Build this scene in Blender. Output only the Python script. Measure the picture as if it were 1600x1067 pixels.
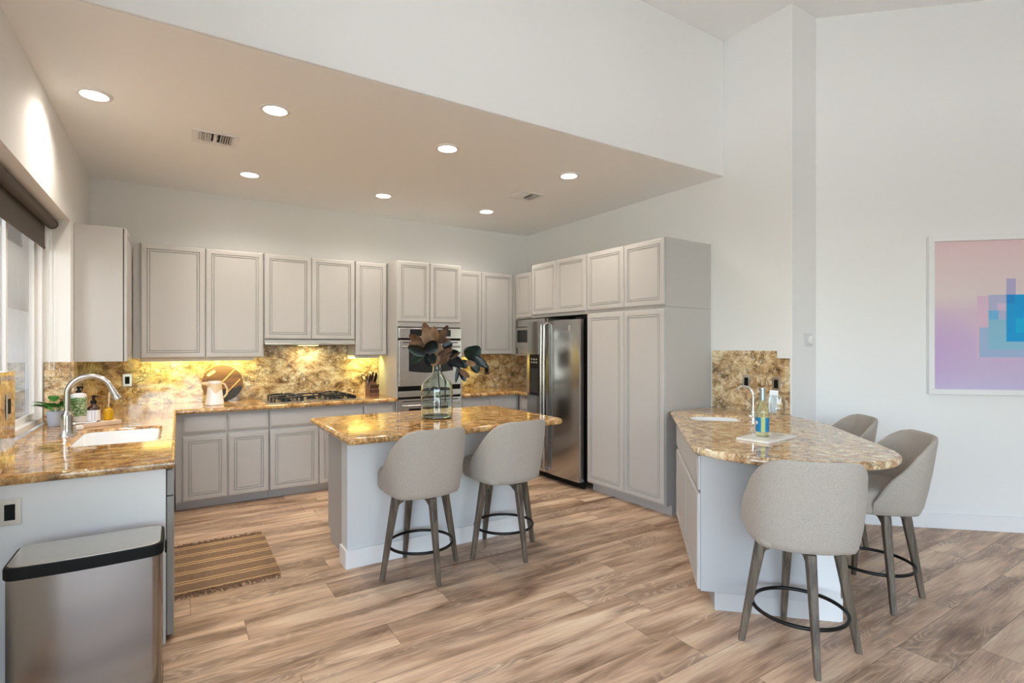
import bpy, bmesh, math, random
from mathutils import Vector, Matrix
from math import pi, sin, cos, radians as R
random.seed(7)
sc = bpy.context.scene
for o in list(bpy.data.objects): bpy.data.objects.remove(o)
COL = sc.collection

# ------------------------------------------------------------------ camera
cd = bpy.data.cameras.new('camera'); cam = bpy.data.objects.new('camera', cd); COL.objects.link(cam)
cam.location = (0, 0, 1.5); cam.rotation_euler = (pi/2, 0, R(-32.45))
cd.sensor_width = 36; cd.sensor_fit = 'HORIZONTAL'; cd.lens = 36*821/1600
cd.shift_y = (540-533.5)/1600; cd.clip_start = .05
sc.camera = cam

# ------------------------------------------------------------------ daylight and exposure
sc.view_settings.view_transform = 'Standard'; sc.view_settings.look = 'None'
sc.view_settings.gamma = 1; sc.view_settings.use_curve_mapping = False
sc.view_settings.exposure = 0.14
SKY = 2.4
W = bpy.data.worlds.new('sky'); sc.world = W; W.use_nodes = True
wn = W.node_tree; wn.nodes.clear()
wo = wn.nodes.new('ShaderNodeOutputWorld'); wb = wn.nodes.new('ShaderNodeBackground'); ws = wn.nodes.new('ShaderNodeTexSky')
ws.sky_type = 'NISHITA'; ws.sun_disc = False; ws.sun_elevation = R(50); ws.sun_rotation = R(20); ws.air_density = 1.0; ws.dust_density = 2.5
wh_ = wn.nodes.new('ShaderNodeHueSaturation'); wh_.inputs['Saturation'].default_value = .8; wn.links.new(ws.outputs[0], wh_.inputs['Color']); wn.links.new(wh_.outputs[0], wb.inputs[0]); wn.links.new(wb.outputs[0], wo.inputs[0]); wb.inputs[1].default_value = SKY
sl = bpy.data.lights.new('sun', 'SUN'); so = bpy.data.objects.new('sun', sl); COL.objects.link(so)
sl.energy = 30.0; sl.angle = R(.6); sl.color = (1, .95, .87); so.rotation_euler = (R(-40), 0, R(-38)); so.location = (0, 0, 9)   # high, from behind the kitchen
sc.cycles.max_bounces = 10; sc.cycles.diffuse_bounces = 7; sc.cycles.glossy_bounces = 5; sc.cycles.transmission_bounces = 8; sc.cycles.transparent_max_bounces = 12
sc.cycles.caustics_reflective = False; sc.cycles.caustics_refractive = False
sc.cycles.sample_clamp_indirect = 6.0

def portal(loc, rot, sx, sy):                       # sky sampling guide in a window opening (gives no light itself)
    l = bpy.data.lights.new('window_portal', 'AREA'); o = bpy.data.objects.new('window_portal', l); COL.objects.link(o)
    l.shape = 'RECTANGLE'; l.size = sx; l.size_y = sy; l.cycles.is_portal = True
    o.location = loc; o.rotation_euler = rot
portal((-.93, 3.87, 1.7), (0, R(-90), 0), 1.5, 2.5)
portal((-.725, -4.45, 1.55), (R(90), 0, 0), 4.3, 3.0)
portal((-2.97, -1.5, 1.55), (0, R(-90), 0), 2.7, 5.6)

# ------------------------------------------------------------------ helpers
def lin(r, g=None, b=None):
    if g is None: g = b = r
    f = lambda c: (c/255/12.92) if c/255 <= .04045 else ((c/255+.055)/1.055)**2.4
    return (f(r), f(g), f(b), 1)
class NT:
    def __init__(s, name):
        s.m = bpy.data.materials.new(name); s.m.use_nodes = True; s.t = s.m.node_tree
        s.b = s.t.nodes['Principled BSDF']; s.out = s.t.nodes['Material Output']
    def n(s, typ, **kw):
        nd = s.t.nodes.new('ShaderNode'+typ)
        for k, v in kw.items():
            if k.startswith('i_'):
                key = k[2:]; nd.inputs[int(key) if key.isdigit() else key.replace('_', ' ')].default_value = v
            else: setattr(nd, k, v)
        return nd
    def l(s, a, b): s.t.links.new(a, b)
    def math(s, op, a, b=None, c=None, clamp=False):
        nd = s.n('Math', operation=op); nd.use_clamp = clamp
        for i, v in enumerate((a, b, c)):
            if v is None: continue
            if isinstance(v, (int, float)): nd.inputs[i].default_value = v
            else: s.l(v, nd.inputs[i])
        return nd.outputs[0]
    def ramp(s, fac, stops, interp='LINEAR'):
        nd = s.n('ValToRGB'); cr = nd.color_ramp; cr.interpolation = interp
        while len(cr.elements) < len(stops): cr.elements.new(.5)
        for e, (p, c) in zip(cr.elements, stops): e.position = p; e.color = c
        s.l(fac, nd.inputs[0]); return nd.outputs[0]
    def mix(s, fac, a, b, mode='MIX'):
        nd = s.n('MixRGB', blend_type=mode)
        for i, v in enumerate((fac, a, b)):
            if isinstance(v, (int, float)): nd.inputs[i].default_value = v
            elif isinstance(v, tuple): nd.inputs[i].default_value = v
            else: s.l(v, nd.inputs[i])
        return nd.outputs[0]
    def coords(s, scale=(1, 1, 1), rot=(0, 0, 0), kind='Object', loc=(0, 0, 0)):
        tc = s.n('TexCoord'); mp = s.n('Mapping'); s.l(tc.outputs[kind], mp.inputs[0])
        mp.inputs['Scale'].default_value = scale; mp.inputs['Rotation'].default_value = rot; mp.inputs['Location'].default_value = loc
        return mp.outputs[0]
    def noise(s, vec, scale, detail=4, rough=.5, dist=0):
        nd = s.n('TexNoise'); s.l(vec, nd.inputs['Vector'])
        nd.inputs['Scale'].default_value = scale; nd.inputs['Detail'].default_value = detail
        nd.inputs['Roughness'].default_value = rough; nd.inputs['Distortion'].default_value = dist
        return nd.outputs[0]
    def bump(s, h, strength, dist=.002):
        nd = s.n('Bump'); nd.inputs['Strength'].default_value = strength; nd.inputs['Distance'].default_value = dist
        s.l(h, nd.inputs['Height']); s.l(nd.outputs[0], s.b.inputs['Normal'])
def simple(name, col, rough=.5, metal=0, **kw):
    t = NT(name); b = t.b
    b.inputs['Base Color'].default_value = col; b.inputs['Roughness'].default_value = rough; b.inputs['Metallic'].default_value = metal
    for k, v in kw.items(): b.inputs[k.replace('_', ' ')].default_value = v
    return t.m
def painted(name, col, rough, bscale, bstr):
    t = NT(name); v = t.coords()
    t.b.inputs['Base Color'].default_value = col; t.b.inputs['Roughness'].default_value = rough
    t.bump(t.noise(v, bscale, 3), bstr, .001); return t.m
def granite(name, dark, mid, tan, cream, streak, scale=1.0, white=.5, rot=(0, 0, 0)):
    t = NT(name); v = t.coords((scale*streak[0], scale*streak[1], scale*streak[2]), rot); u = t.coords((scale, scale, scale))
    a = t.noise(v, 12, 10, .74, .35)
    base = t.ramp(a, [(.31, dark), (.41, mid), (.50, tan), (.61, cream)])
    f = t.noise(u, 95, 6, .78, .2)
    base = t.mix(.6, base, t.ramp(f, [(.34, dark), (.48, tan), (.60, cream)]), 'OVERLAY')
    vo_ = t.n('TexVoronoi'); t.l(t.mix(.06, u, t.n('TexNoise', i_Scale=14.0).outputs[1]), vo_.inputs['Vector']); vo_.inputs['Scale'].default_value = 26
    sp_ = t.n('SeparateXYZ'); t.l(vo_.outputs['Color'], sp_.inputs[0])
    w = t.math('MULTIPLY', t.math('GREATER_THAN', sp_.outputs[0], .72), t.ramp(vo_.outputs['Distance'], [(.25, (1, 1, 1, 1)), (.5, (0, 0, 0, 1))]))
    w = t.math('MULTIPLY', w, t.ramp(t.noise(u, 5, 2), [(.4, (0, 0, 0, 1)), (.62, (1, 1, 1, 1))]))
    base = t.mix(t.math('MULTIPLY', w, white), base, cream)
    vn = t.math('ABSOLUTE', t.math('SUBTRACT', t.noise(v, 9, 7, .7, .7), .5))
    vein = t.ramp(vn, [(.0, (1, 1, 1, 1)), (.036, (0, 0, 0, 1))])
    msk = t.ramp(t.noise(u, 5, 3), [(.42, (0, 0, 0, 1)), (.58, (1, 1, 1, 1))])
    base = t.mix(t.math('MULTIPLY', t.math('MULTIPLY', vein, msk), .9), base, dark)
    t.l(base, t.b.inputs['Base Color']); t.b.inputs['Roughness'].default_value = .07
    t.b.inputs['IOR'].default_value = 1.7
    return t.m
def steel(name, col, rough, axis='Z', amt=.05, metal=1):
    t = NT(name); sc_ = {'Z': (500, 500, 6), 'X': (6, 500, 500), 'Y': (500, 6, 500)}[axis]
    v = t.coords(sc_); n = t.noise(v, 1.0, 3)
    t.b.inputs['Base Color'].default_value = col; t.b.inputs['Metallic'].default_value = metal
    t.l(t.math('ADD', t.math('MULTIPLY', n, amt), rough), t.b.inputs['Roughness'])
    t.bump(n, .01, .0003); return t.m
def thin_glass(name, tint=(1, 1, 1, 1), ior=1.5, rough=0.0):
    t = NT(name); t.t.nodes.remove(t.b)
    tr = t.n('BsdfTransparent'); tr.inputs[0].default_value = tint
    gl = t.n('BsdfGlossy'); gl.inputs['Roughness'].default_value = rough
    lw = t.n('LayerWeight'); lw.inputs[0].default_value = .5; f0 = ((ior-1)/(ior+1))**2
    fr = t.math('ADD', t.math('MULTIPLY', t.math('POWER', lw.outputs['Facing'], 5), 1-f0), f0)
    mx = t.n('MixShader'); t.l(fr, mx.inputs[0]); t.l(tr.outputs[0], mx.inputs[1]); t.l(gl.outputs[0], mx.inputs[2])
    t.l(mx.outputs[0], t.out.inputs[0]); return t.m
def emit(name, col, s):
    t = NT(name); t.b.inputs['Base Color'].default_value = (1, 1, 1, 1)
    t.b.inputs['Emission Color'].default_value = col; t.b.inputs['Emission Strength'].default_value = s; return t.m

M = {}
M['wall'] = painted('wall_paint', (.82, .82, .81, 1), .75, 220, .12)
M['ceil'] = painted('ceiling_paint', (.90, .91, .91, 1), .85, 160, .15)
M['trim'] = simple('white_trim_paint', (.82, .82, .82, 1), .4)
M['cab'] = painted('greige_cabinet_paint', (.485, .468, .452, 1), .42, 300, .03)
M['cabside'] = painted('grey_cabinet_side_paint', (.44, .435, .43, 1), .45, 300, .03)
M['panel'] = painted('pale_panel_paint', (.82, .82, .81, 1), .5, 300, .03)
M['panelw'] = painted('dimmed_wall_paint', (.68, .69, .70, 1), .7, 220, .12)  # wall paint, darkened to put the island front's lower light into the colour
M['dark'] = simple('dark_gap', (.02, .02, .02, 1), .8)
M['gran'] = granite('gold_granite', lin(72, 52, 34), lin(146, 113, 72), lin(188, 156, 108), lin(222, 202, 164), (1.0, 1.45, 1.0), 1.0, .6)
M['granbar'] = granite('tan_granite', lin(92, 74, 56), lin(164, 136, 106), lin(200, 176, 146), lin(234, 222, 200), (1.4, 1.4, 1.0), 1.0, .7, (0, 0, R(45)))
M['splash'] = granite('mottled_granite', lin(56, 44, 34), lin(144, 120, 90), lin(194, 172, 140), lin(232, 220, 198), (.7, .7, 1.0), 1.0, .85, (R(30), R(30), 0))
M['steel'] = steel('brushed_steel', (.46, .46, .46, 1), .15, 'Y')
M['steelv'] = steel('brushed_steel_upright', (.33, .315, .295, 1), .17, 'X')
M['steelx'] = steel('oven_steel', (.60, .57, .53, 1), .24, 'X')
M['nickel'] = simple('brushed_nickel', (.50, .48, .455, 1), .24, 1)
M['chrome'] = simple('chrome', (.8, .8, .82, 1), .06, 1)
M['plate'] = simple('steel_plate', (.62, .58, .52, 1), .32, 1)
M['bglass'] = simple('black_glass', (.012, .012, .014, 1), .06)
M['black'] = simple('black_plastic', (.006, .006, .006, 1), .6, 0, Specular_IOR_Level=.2)
M['iron'] = simple('cast_iron', (.012, .012, .014, 1), .38)
M['bmetal'] = simple('black_metal', (.015, .014, .013, 1), .35, .6)
M['white'] = simple('white_ceramic', (.85, .85, .84, 1), .12)
M['wplastic'] = simple('white_plastic', (.8, .8, .8, 1), .4)
M['cream'] = simple('cream_glaze', lin(222, 198, 160), .3)
M['grayplastic'] = simple('grey_plastic', (.30, .29, .27, 1), .4)
M['potgrey'] = simple('pale_grey_pot', lin(178, 186, 200), .6)
M['soil'] = simple('soil', (.03, .02, .015, 1), .9)
M['blind'] = painted('grey_blind_cloth', lin(92, 86, 80), .85, 500, .2)
M['glasspane'] = thin_glass('window_glass')
M['wineglass'] = thin_glass('clear_glass', (.97, .98, .98, 1), 1.45)
M['amber'] = simple('amber_bottle', lin(60, 28, 14), .1)
M['bulb'] = emit('lamp_disc', (1, .9, .76, 1), 14)
M['undercab'] = emit('under_cabinet_strip', (.98, .9, .34, 1), 2.5)
t = NT('green_tinted_glass'); t.b.inputs['Base Color'].default_value = (.86, .95, .92, 1); t.b.inputs['Roughness'].default_value = .0
t.b.inputs['Transmission Weight'].default_value = 1; t.b.inputs['IOR'].default_value = 1.45; M['vase'] = t.m
t = NT('bottle_glass'); t.b.inputs['Base Color'].default_value = (.80, .82, .50, 1); t.b.inputs['Roughness'].default_value = .02
t.b.inputs['Transmission Weight'].default_value = .85; t.b.inputs['IOR'].default_value = 1.4; M['wine'] = t.m
t = NT('yellow_liquid_glass'); t.b.inputs['Base Color'].default_value = lin(245, 190, 10); t.b.inputs['Roughness'].default_value = .05
t.b.inputs['Transmission Weight'].default_value = .5; M['yellow'] = t.m
# linen
t = NT('oatmeal_linen'); v = t.coords((1, 1, 1))
wv1 = t.noise(t.coords((110, 110, 700)), 1, 3); wv2 = t.noise(t.coords((700, 700, 110)), 1, 3)
wv = t.math('ADD', t.math('MULTIPLY', wv1, .5), t.math('MULTIPLY', wv2, .5))
t.l(t.ramp(wv, [(.36, lin(150, 141, 131)), (.64, lin(178, 169, 159))]), t.b.inputs['Base Color']); t.b.inputs['Roughness'].default_value = .9
t.b.inputs['Sheen Weight'].default_value = .15; t.bump(wv, .25, .001); M['linen'] = t.m
# stool leg wood
t = NT('grey_brown_wood'); wv = t.noise(t.coords((40, 40, 3)), 1, 5, .6, .5)
t.l(t.ramp(wv, [(.35, lin(62, 52, 43)), (.65, lin(112, 98, 82))]), t.b.inputs['Base Color']); t.b.inputs['Roughness'].default_value = .5; M['leg'] = t.m
# board woods
def wood(name, c0, c1, sc_=(3, 40, 40), rough=.45, rot=(0, 0, 0)):
    t = NT(name); wv = t.noise(t.coords(sc_, rot), 1, 5, .6, .8)
    t.l(t.ramp(wv, [(.35, c0), (.65, c1)]), t.b.inputs['Base Color']); t.b.inputs['Roughness'].default_value = rough; return t.m
M['acacia'] = wood('acacia_wood', lin(70, 42, 24), lin(112, 72, 42), (3, 40, 40), .45, (0, R(40), 0))
M['lightwood'] = wood('pale_inlay_wood', lin(205, 160, 100), lin(220, 180, 125))
M['darkstain'] = simple('black_stain', (.02, .017, .015, 1), .4)
M['blockwood'] = wood('red_brown_wood', lin(104, 66, 46), lin(134, 88, 62), (40, 40, 4))
M['palewood'] = wood('bleached_wood', lin(205, 180, 155), lin(226, 205, 182))
M['marble'] = painted('white_marble', lin(236, 232, 224), .25, 20, 0)
# floor planks
t = NT('oak_plank_floor'); PWID, PLEN = .225, 1.52
tc = t.n('TexCoord'); sp = t.n('SeparateXYZ'); t.l(tc.outputs['Object'], sp.inputs[0])
X, Y = sp.outputs[0], sp.outputs[1]
ry = t.math('DIVIDE', t.math('SUBTRACT', Y, .055), PWID); row = t.math('FLOOR', ry); fy = t.math('FRACT', ry)
wh = t.n('TexWhiteNoise', noise_dimensions='1D'); t.l(row, wh.inputs['W'])
rx = t.math('ADD', t.math('DIVIDE', X, PLEN), wh.outputs['Value']); colm = t.math('FLOOR', rx); fx = t.math('FRACT', rx)
wid = t.n('TexWhiteNoise', noise_dimensions='2D'); cb = t.n('CombineXYZ'); t.l(row, cb.inputs[0]); t.l(colm, cb.inputs[1]); t.l(cb.outputs[0], wid.inputs['Vector'])
pid = wid.outputs['Value']
cv = t.n('CombineXYZ'); t.l(t.math('ADD', X, t.math('MULTIPLY', pid, 37)), cv.inputs[0]); t.l(t.math('ADD', Y, t.math('MULTIPLY', pid, 11)), cv.inputs[1]); t.l(pid, cv.inputs[2])
def mapv(s):
    mp = t.n('Mapping'); t.l(cv.outputs[0], mp.inputs[0]); mp.inputs['Scale'].default_value = s; return mp.outputs[0]
g1 = t.noise(mapv((1.3, 9, 1)), 1, 5, .55, .6)            # broad streaks along the plank
g2 = t.noise(mapv((4, 120, 1)), 1, 4, .6)                 # fine grain
ringv = t.noise(mapv((1.6, 7.5, 1)), 1, 2, .45, .3)
rings = t.math('SUBTRACT', t.math('MULTIPLY', t.math('POWER', t.math('ABSOLUTE', t.math('SINE', t.math('MULTIPLY', ringv, 60))), .6), 2), 1)     # cathedral figure
rmask = t.ramp(t.noise(mapv((1.1, 5, 1)), 1, 2), [(.46, (0, 0, 0, 1)), (.58, (1, 1, 1, 1))])
col = t.ramp(g1, [(.28, lin(128, 104, 85)), (.40, lin(184, 159, 136)), (.54, lin(214, 193, 171)), (.70, lin(229, 213, 195))])
col = t.mix(t.math('MULTIPLY', t.math('MULTIPLY', t.math('ADD', rings, 1), rmask), .26), col, lin(98, 70, 51))
sm = t.ramp(t.noise(mapv((2.2, 11, 1)), 1, 3, .6, .8), [(.60, (0, 0, 0, 1)), (.74, (1, 1, 1, 1))])
col = t.mix(t.math('MULTIPLY', sm, .22), col, lin(104, 78, 60))
col = t.mix(.38, col, t.ramp(g2, [(.35, lin(105, 80, 60)), (.6, lin(205, 180, 155))]), 'OVERLAY')
tone = t.ramp(pid, [(0, (.86, .84, .82, 1)), (1, (1.08, 1.08, 1.07, 1))])
col = t.mix(1, col, tone, 'MULTIPLY')
ey = t.math('MINIMUM', fy, t.math('SUBTRACT', 1, fy)); ex = t.math('MINIMUM', fx, t.math('SUBTRACT', 1, fx))
seam = t.math('MAXIMUM', t.math('LESS_THAN', ey, .0075), t.math('LESS_THAN', ex, .0011))
col = t.mix(t.math('MULTIPLY', seam, .62), col, lin(70, 50, 36))
t.l(col, t.b.inputs['Base Color']); t.b.inputs['Specular IOR Level'].default_value = .45
t.l(t.math('ADD', t.math('MULTIPLY', g2, .12), .33), t.b.inputs['Roughness'])
t.bump(t.math('SUBTRACT', t.math('MULTIPLY', g2, .3), seam), .15, .001); M['floor'] = t.m
# rug
t = NT('striped_woven_cotton'); tc = t.n('TexCoord'); sp = t.n('SeparateXYZ'); t.l(tc.outputs['Object'], sp.inputs[0]); Y = sp.outputs[1]
f = t.math('FRACT', t.math('DIVIDE', t.math('ADD', Y, .03), .165))
s1 = t.math('LESS_THAN', t.math('ABSOLUTE', t.math('SUBTRACT', f, .42)), .055); s2 = t.math('LESS_THAN', t.math('ABSOLUTE', t.math('SUBTRACT', f, .64)), .055)
wv = t.noise(t.coords((60, 300, 1)), 1, 3)
ground = t.ramp(wv, [(.35, lin(160, 130, 103)), (.65, lin(196, 166, 136))])
t.l(t.mix(t.math('MAXIMUM', s1, s2), ground, lin(238, 208, 162)), t.b.inputs['Base Color']); t.b.inputs['Roughness'].default_value = .95
t.bump(wv, .5, .003); M['rug'] = t.m
M['fringe'] = simple('brown_fringe_yarn', lin(128, 98, 74), .95)
# leaves
def leafmat(name, c0, c1, rough=.35):
    t = NT(name); t.l(t.ramp(t.noise(t.coords((1, 1, 1)), 14, 3), [(.35, c0), (.65, c1)]), t.b.inputs['Base Color']); t.b.inputs['Roughness'].default_value = rough
    return t.m
M['leafbrown'] = leafmat('brown_leaf', lin(92, 64, 43), lin(148, 112, 80), .55)
M['leafdark'] = leafmat('dark_green_leaf', lin(12, 20, 18), lin(28, 44, 42), .22)
M['leafbrown2'] = leafmat('tan_leaf', lin(128, 96, 66), lin(176, 142, 106), .5); M['leafbrown3'] = leafmat('umber_leaf', lin(70, 46, 32), lin(120, 84, 58), .5)
M['leafdark2'] = leafmat('bottle_green_leaf', lin(16, 30, 24), lin(40, 62, 50), .2); M['leafdark3'] = leafmat('blackish_leaf', lin(8, 12, 12), lin(22, 30, 32), .25)
M['leafgreen'] = leafmat('bright_green_leaf', lin(40, 110, 44), lin(90, 165, 70), .35)
M['twig'] = simple('brown_twig', lin(70, 48, 34), .7)
M['hedge'] = leafmat('hedge_green', lin(40, 62, 24), lin(96, 124, 52), .7)
M['shaderoof'] = simple('dark_shade_roof', (.05, .045, .04, 1), .8)  # dark so the underside of the added roof sends back little light
M['absorber'] = simple('dark_absorber', (.10, .10, .095, 1), .9)  # dark so the added ground sheet bounces little light
M['stucco'] = painted('grey_screen_stucco', (.12, .125, .13, 1), .9, 40, .2)  # kept dark so the added screen wall stays dim behind the glass
M['concrete'] = painted('patio_concrete', (.52, .51, .49, 1), .9, 30, .2)
M['greenlabel'] = NT('leafy_label').m
t = NT('leafy_print'); t.l(t.ramp(t.noise(t.coords((1, 1, 1)), 90, 3, .5, 1.5), [(.38, lin(58, 96, 50)), (.5, lin(110, 148, 80)), (.62, lin(226, 232, 214))]), t.b.inputs['Base Color']); M['greenlabel'] = t.m

def obj(name, bm, mat, parent=None, smooth=40, loc=None):
    me = bpy.data.meshes.new(name); bmesh.ops.recalc_face_normals(bm, faces=bm.faces); bm.to_mesh(me); bm.free()
    for m_ in (mat if isinstance(mat, (list, tuple)) else [mat]): me.materials.append(M[m_] if isinstance(m_, str) else m_)
    if smooth:
        for p in me.polygons: p.use_smooth = True
        me.set_sharp_from_angle(angle=R(smooth))
    o = bpy.data.objects.new(name, me); COL.objects.link(o)
    if smooth:
        md = o.modifiers.new('even_shading', 'WEIGHTED_NORMAL'); md.keep_sharp = True; md.weight = 80
    if parent: o.parent = parent
    if loc: o.location = loc
    return o
def tag(o, label, cat, group=None, kind=None):
    o['label'] = label; o['category'] = cat
    if group: o['group'] = group
    if kind: o['kind'] = kind
    return o
def thing(name, label, cat, loc=(0, 0, 0), rz=0, group=None):
    o = bpy.data.objects.new(name, None); COL.objects.link(o); o.location = loc; o.rotation_euler = (0, 0, rz); o.empty_display_size = .1
    return tag(o, label, cat, group)
def struct(name, bm, mat, label=None, smooth=30):
    o = obj(name, bm, mat, None, smooth); o['kind'] = 'structure'; o['category'] = name.split('_')[0]
    o['label'] = label or name.replace('_', ' '); return o
def clone(root, loc, rz, label):
    r = root.copy(); COL.objects.link(r); r.location = loc; r.rotation_euler = (0, 0, rz); r['label'] = label
    for ch in root.children:
        c = ch.copy(); COL.objects.link(c); c.parent = r
        for g in ch.children:
            d = g.copy(); COL.objects.link(d); d.parent = c
    return r
B = bmesh.new
def box(bm, x0, x1, y0, y1, z0, z1, bev=0, seg=2):
    r = bmesh.ops.create_cube(bm, size=1)
    mt = Matrix.Translation(((x0+x1)/2, (y0+y1)/2, (z0+z1)/2)) @ Matrix.Diagonal((abs(x1-x0), abs(y1-y0), abs(z1-z0), 1))
    bmesh.ops.transform(bm, matrix=mt, verts=r['verts'])
    if bev:
        es = list({e for v in r['verts'] for e in v.link_edges})
        bmesh.ops.bevel(bm, geom=es, offset=bev, segments=seg, profile=.5, affect='EDGES')
    return bm
def bx(*a, **k): return box(B(), *a, **k)
def lathe(bm, prof, seg=32, c=(0, 0, 0), closed=False):
    rings = []
    for (r, z) in prof:
        if r < 1e-6: rings.append([bm.verts.new((c[0], c[1], c[2]+z))])
        else: rings.append([bm.verts.new((c[0]+r*cos(2*pi*i/seg), c[1]+r*sin(2*pi*i/seg), c[2]+z)) for i in range(seg)])
    pairs = list(zip(rings, rings[1:])) + ([(rings[-1], rings[0])] if closed else [])
    for a, b in pairs:
        for i in range(seg):
            j = (i+1) % seg
            if len(a) == 1 and len(b) == 1: continue
            if len(a) == 1: bm.faces.new((a[0], b[i], b[j]))
            elif len(b) == 1: bm.faces.new((a[i], a[j], b[0]))
            else: bm.faces.new((a[i], a[j], b[j], b[i]))
    return bm
def tube(bm, pts, r, seg=12, caps=True):
    pts = [Vector(p) for p in pts]; rs = r if isinstance(r, (list, tuple)) else [r]*len(pts)
    rings = []; nrm = None
    for i, p in enumerate(pts):
        tn = (pts[min(i+1, len(pts)-1)]-pts[max(i-1, 0)]).normalized()
        if nrm is None: nrm = tn.orthogonal().normalized()
        else: nrm = (nrm-tn*nrm.dot(tn)).normalized()
        bn = tn.cross(nrm)
        rings.append([bm.verts.new(p+(nrm*cos(2*pi*k/seg)+bn*sin(2*pi*k/seg))*rs[i]) for k in range(seg)])
    for a, b in zip(rings, rings[1:]):
        for k in range(seg): bm.faces.new((a[k], a[(k+1) % seg], b[(k+1) % seg], b[k]))
    if caps: bm.faces.new(rings[0]); bm.faces.new(rings[-1])
    return bm
def prism(bm, poly, z0, z1, bev=0):
    a = [bm.verts.new((x, y, z0)) for x, y in poly]; b = [bm.verts.new((x, y, z1)) for x, y in poly]; n = len(poly)
    fs = [bm.faces.new(a[::-1]), bm.faces.new(b)]
    for i in range(n): fs.append(bm.faces.new((a[i], a[(i+1) % n], b[(i+1) % n], b[i])))
    if bev: bmesh.ops.bevel(bm, geom=list({e for f in fs for e in f.edges}), offset=bev, segments=2, profile=.5, affect='EDGES')
    return bm
def xf(bm, mat): bmesh.ops.transform(bm, matrix=mat, verts=bm.verts); return bm
def rrect(x0, x1, y0, y1, r, n=6):
    out = []
    for cx, cy, a in ((x1-r, y1-r, 0), (x0+r, y1-r, 90), (x0+r, y0+r, 180), (x1-r, y0+r, 270)):
        for k in range(n+1): out.append((cx+r*cos(R(a+90*k/n)), cy+r*sin(R(a+90*k/n))))
    return out
def slab(name, outline, holes, z0, z1, lip, mat, parent=None):      # flat stone slab with rounded lip and cut-outs
    cu = bpy.data.curves.new(name, 'CURVE'); cu.dimensions = '2D'; cu.fill_mode = 'BOTH'
    for poly in [outline]+holes:
        s = cu.splines.new('POLY'); s.points.add(len(poly)-1)
        for p, (x, y) in zip(s.points, poly): p.co = (x, y, 0, 1)
        s.use_cyclic_u = True
    cu.bevel_depth = lip; cu.bevel_resolution = 3; cu.extrude = (z1-z0)/2-lip; cu.offset = -lip
    tmp = bpy.data.objects.new('tmp', cu); COL.objects.link(tmp)
    dg = bpy.context.evaluated_depsgraph_get(); me = bpy.data.meshes.new_from_object(tmp.evaluated_get(dg))
    bpy.data.objects.remove(tmp); bpy.data.curves.remove(cu)
    bm = B(); bm.from_mesh(me); bpy.data.meshes.remove(me)
    bmesh.ops.remove_doubles(bm, verts=bm.verts, dist=1e-5)
    bmesh.ops.translate(bm, verts=bm.verts, vec=(0, 0, (z0+z1)/2))
    o = obj(name, bm, mat, parent, 50)
    for p in o.data.polygons:
        if abs(p.normal.z) > .999: p.use_smooth = False
    return o
def superell(a, b, p, n=48):
    f = lambda v: math.copysign(abs(v)**p, v)
    return [(a*f(cos(2*pi*i/n)), b*f(sin(2*pi*i/n))) for i in range(n)]
def rings_mesh(bm, rings, cap0=True, cap1=True):
    rs = [[bm.verts.new(p) for p in r] for r in rings]; n = len(rs[0])
    for a, b in zip(rs, rs[1:]):
        for i in range(n): bm.faces.new((a[i], a[(i+1) % n], b[(i+1) % n], b[i]))
    if cap0: bm.faces.new(rs[0][::-1])
    if cap1: bm.faces.new(rs[-1])
    return bm

# ------------------------------------------------------------------ the room
ZC, ZH = 3.055, 4.30
CORN = (4.241, 2.397); RET = (4.603, 2.397); DA = R(-42.9); DV = Vector((cos(DA), sin(DA), 0)); DNB = Vector((-sin(DA), cos(DA), 0))   # DNB points into the wall
W2 = (RET[0]+DV.x*3.4, RET[1]+DV.y*3.4)
struct('floor', bx(-3.2, 8.0, -4.6, 6.4, -.06, 0), 'floor', 'light oak plank floor running across the room')
struct('ceiling', bx(-.685, 4.26, 3.0495, 6.2, ZC, ZC+.12), 'ceil', 'lowered flat ceiling over the kitchen with round downlights')
bm = bx(-3.2, 8.0, -4.6, 1.62, ZH, ZH+.1); box(bm, -.92, 8.0, 1.62, 6.5, ZH, ZH+.1)
struct('ceiling_upper', bm, 'ceil', 'high flat ceiling over the front room')
struct('wall_soffit', bx(-.685, 4.232, 3.03, 3.049, ZC, ZH, bev=.009), 'wall', 'tall white wall face above the lowered kitchen ceiling')
bm = B()
for a in ((3.43, 5.14, 0, .884), (2.6, 5.14, 2.443, ZC+.1), (5.14, 6.3, 0, ZC+.1), (2.6, 3.43, 0, 1.379), (1.5, 2.6, 0, ZC+.1)): box(bm, -.92, -.685, a[0], a[1], a[2], a[3])
box(bm, -.92, -.685, 1.5, 3.03, ZC+.1, ZH)
struct('wall_left', bm, 'wall', 'white left wall holding the kitchen window')
struct('wall_back', bx(-.685, 4.3, 6.2, 6.35, 0, ZC+.1), 'wall', 'white back wall behind the cooktop run')
bm = prism(B(), [(4.188, 6.2), (4.241, 2.397), (4.39, 2.397+.12), (4.39, 6.2)], 0, ZH); struct('wall_right', bm, 'wall', 'white right wall ending in a tall square column')
bm = prism(B(), [(CORN[0], CORN[1]), RET, (RET[0]+.1, RET[1]+.14), (CORN[0]+.15, CORN[1]+.12)], 0, ZH); struct('wall_return', bm, 'wall', 'narrow column side beside the artwork wall')
bm = prism(B(), [RET, W2, (W2[0]+DNB.x*.12, W2[1]+DNB.y*.12), (RET[0]+DNB.x*.12+.02, RET[1]+DNB.y*.12)], 0, ZH); struct('wall_diagonal', bm, 'wall', 'angled wall carrying the framed abstract print')
bm = B(); q = [Vector((RET[0], RET[1], 0))-DNB*.016+DV*.003, Vector((W2[0], W2[1], 0))-DNB*.016, Vector((W2[0], W2[1], 0))-DNB*.001, Vector((RET[0], RET[1], 0))-DNB*.001+DV*.003]
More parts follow.
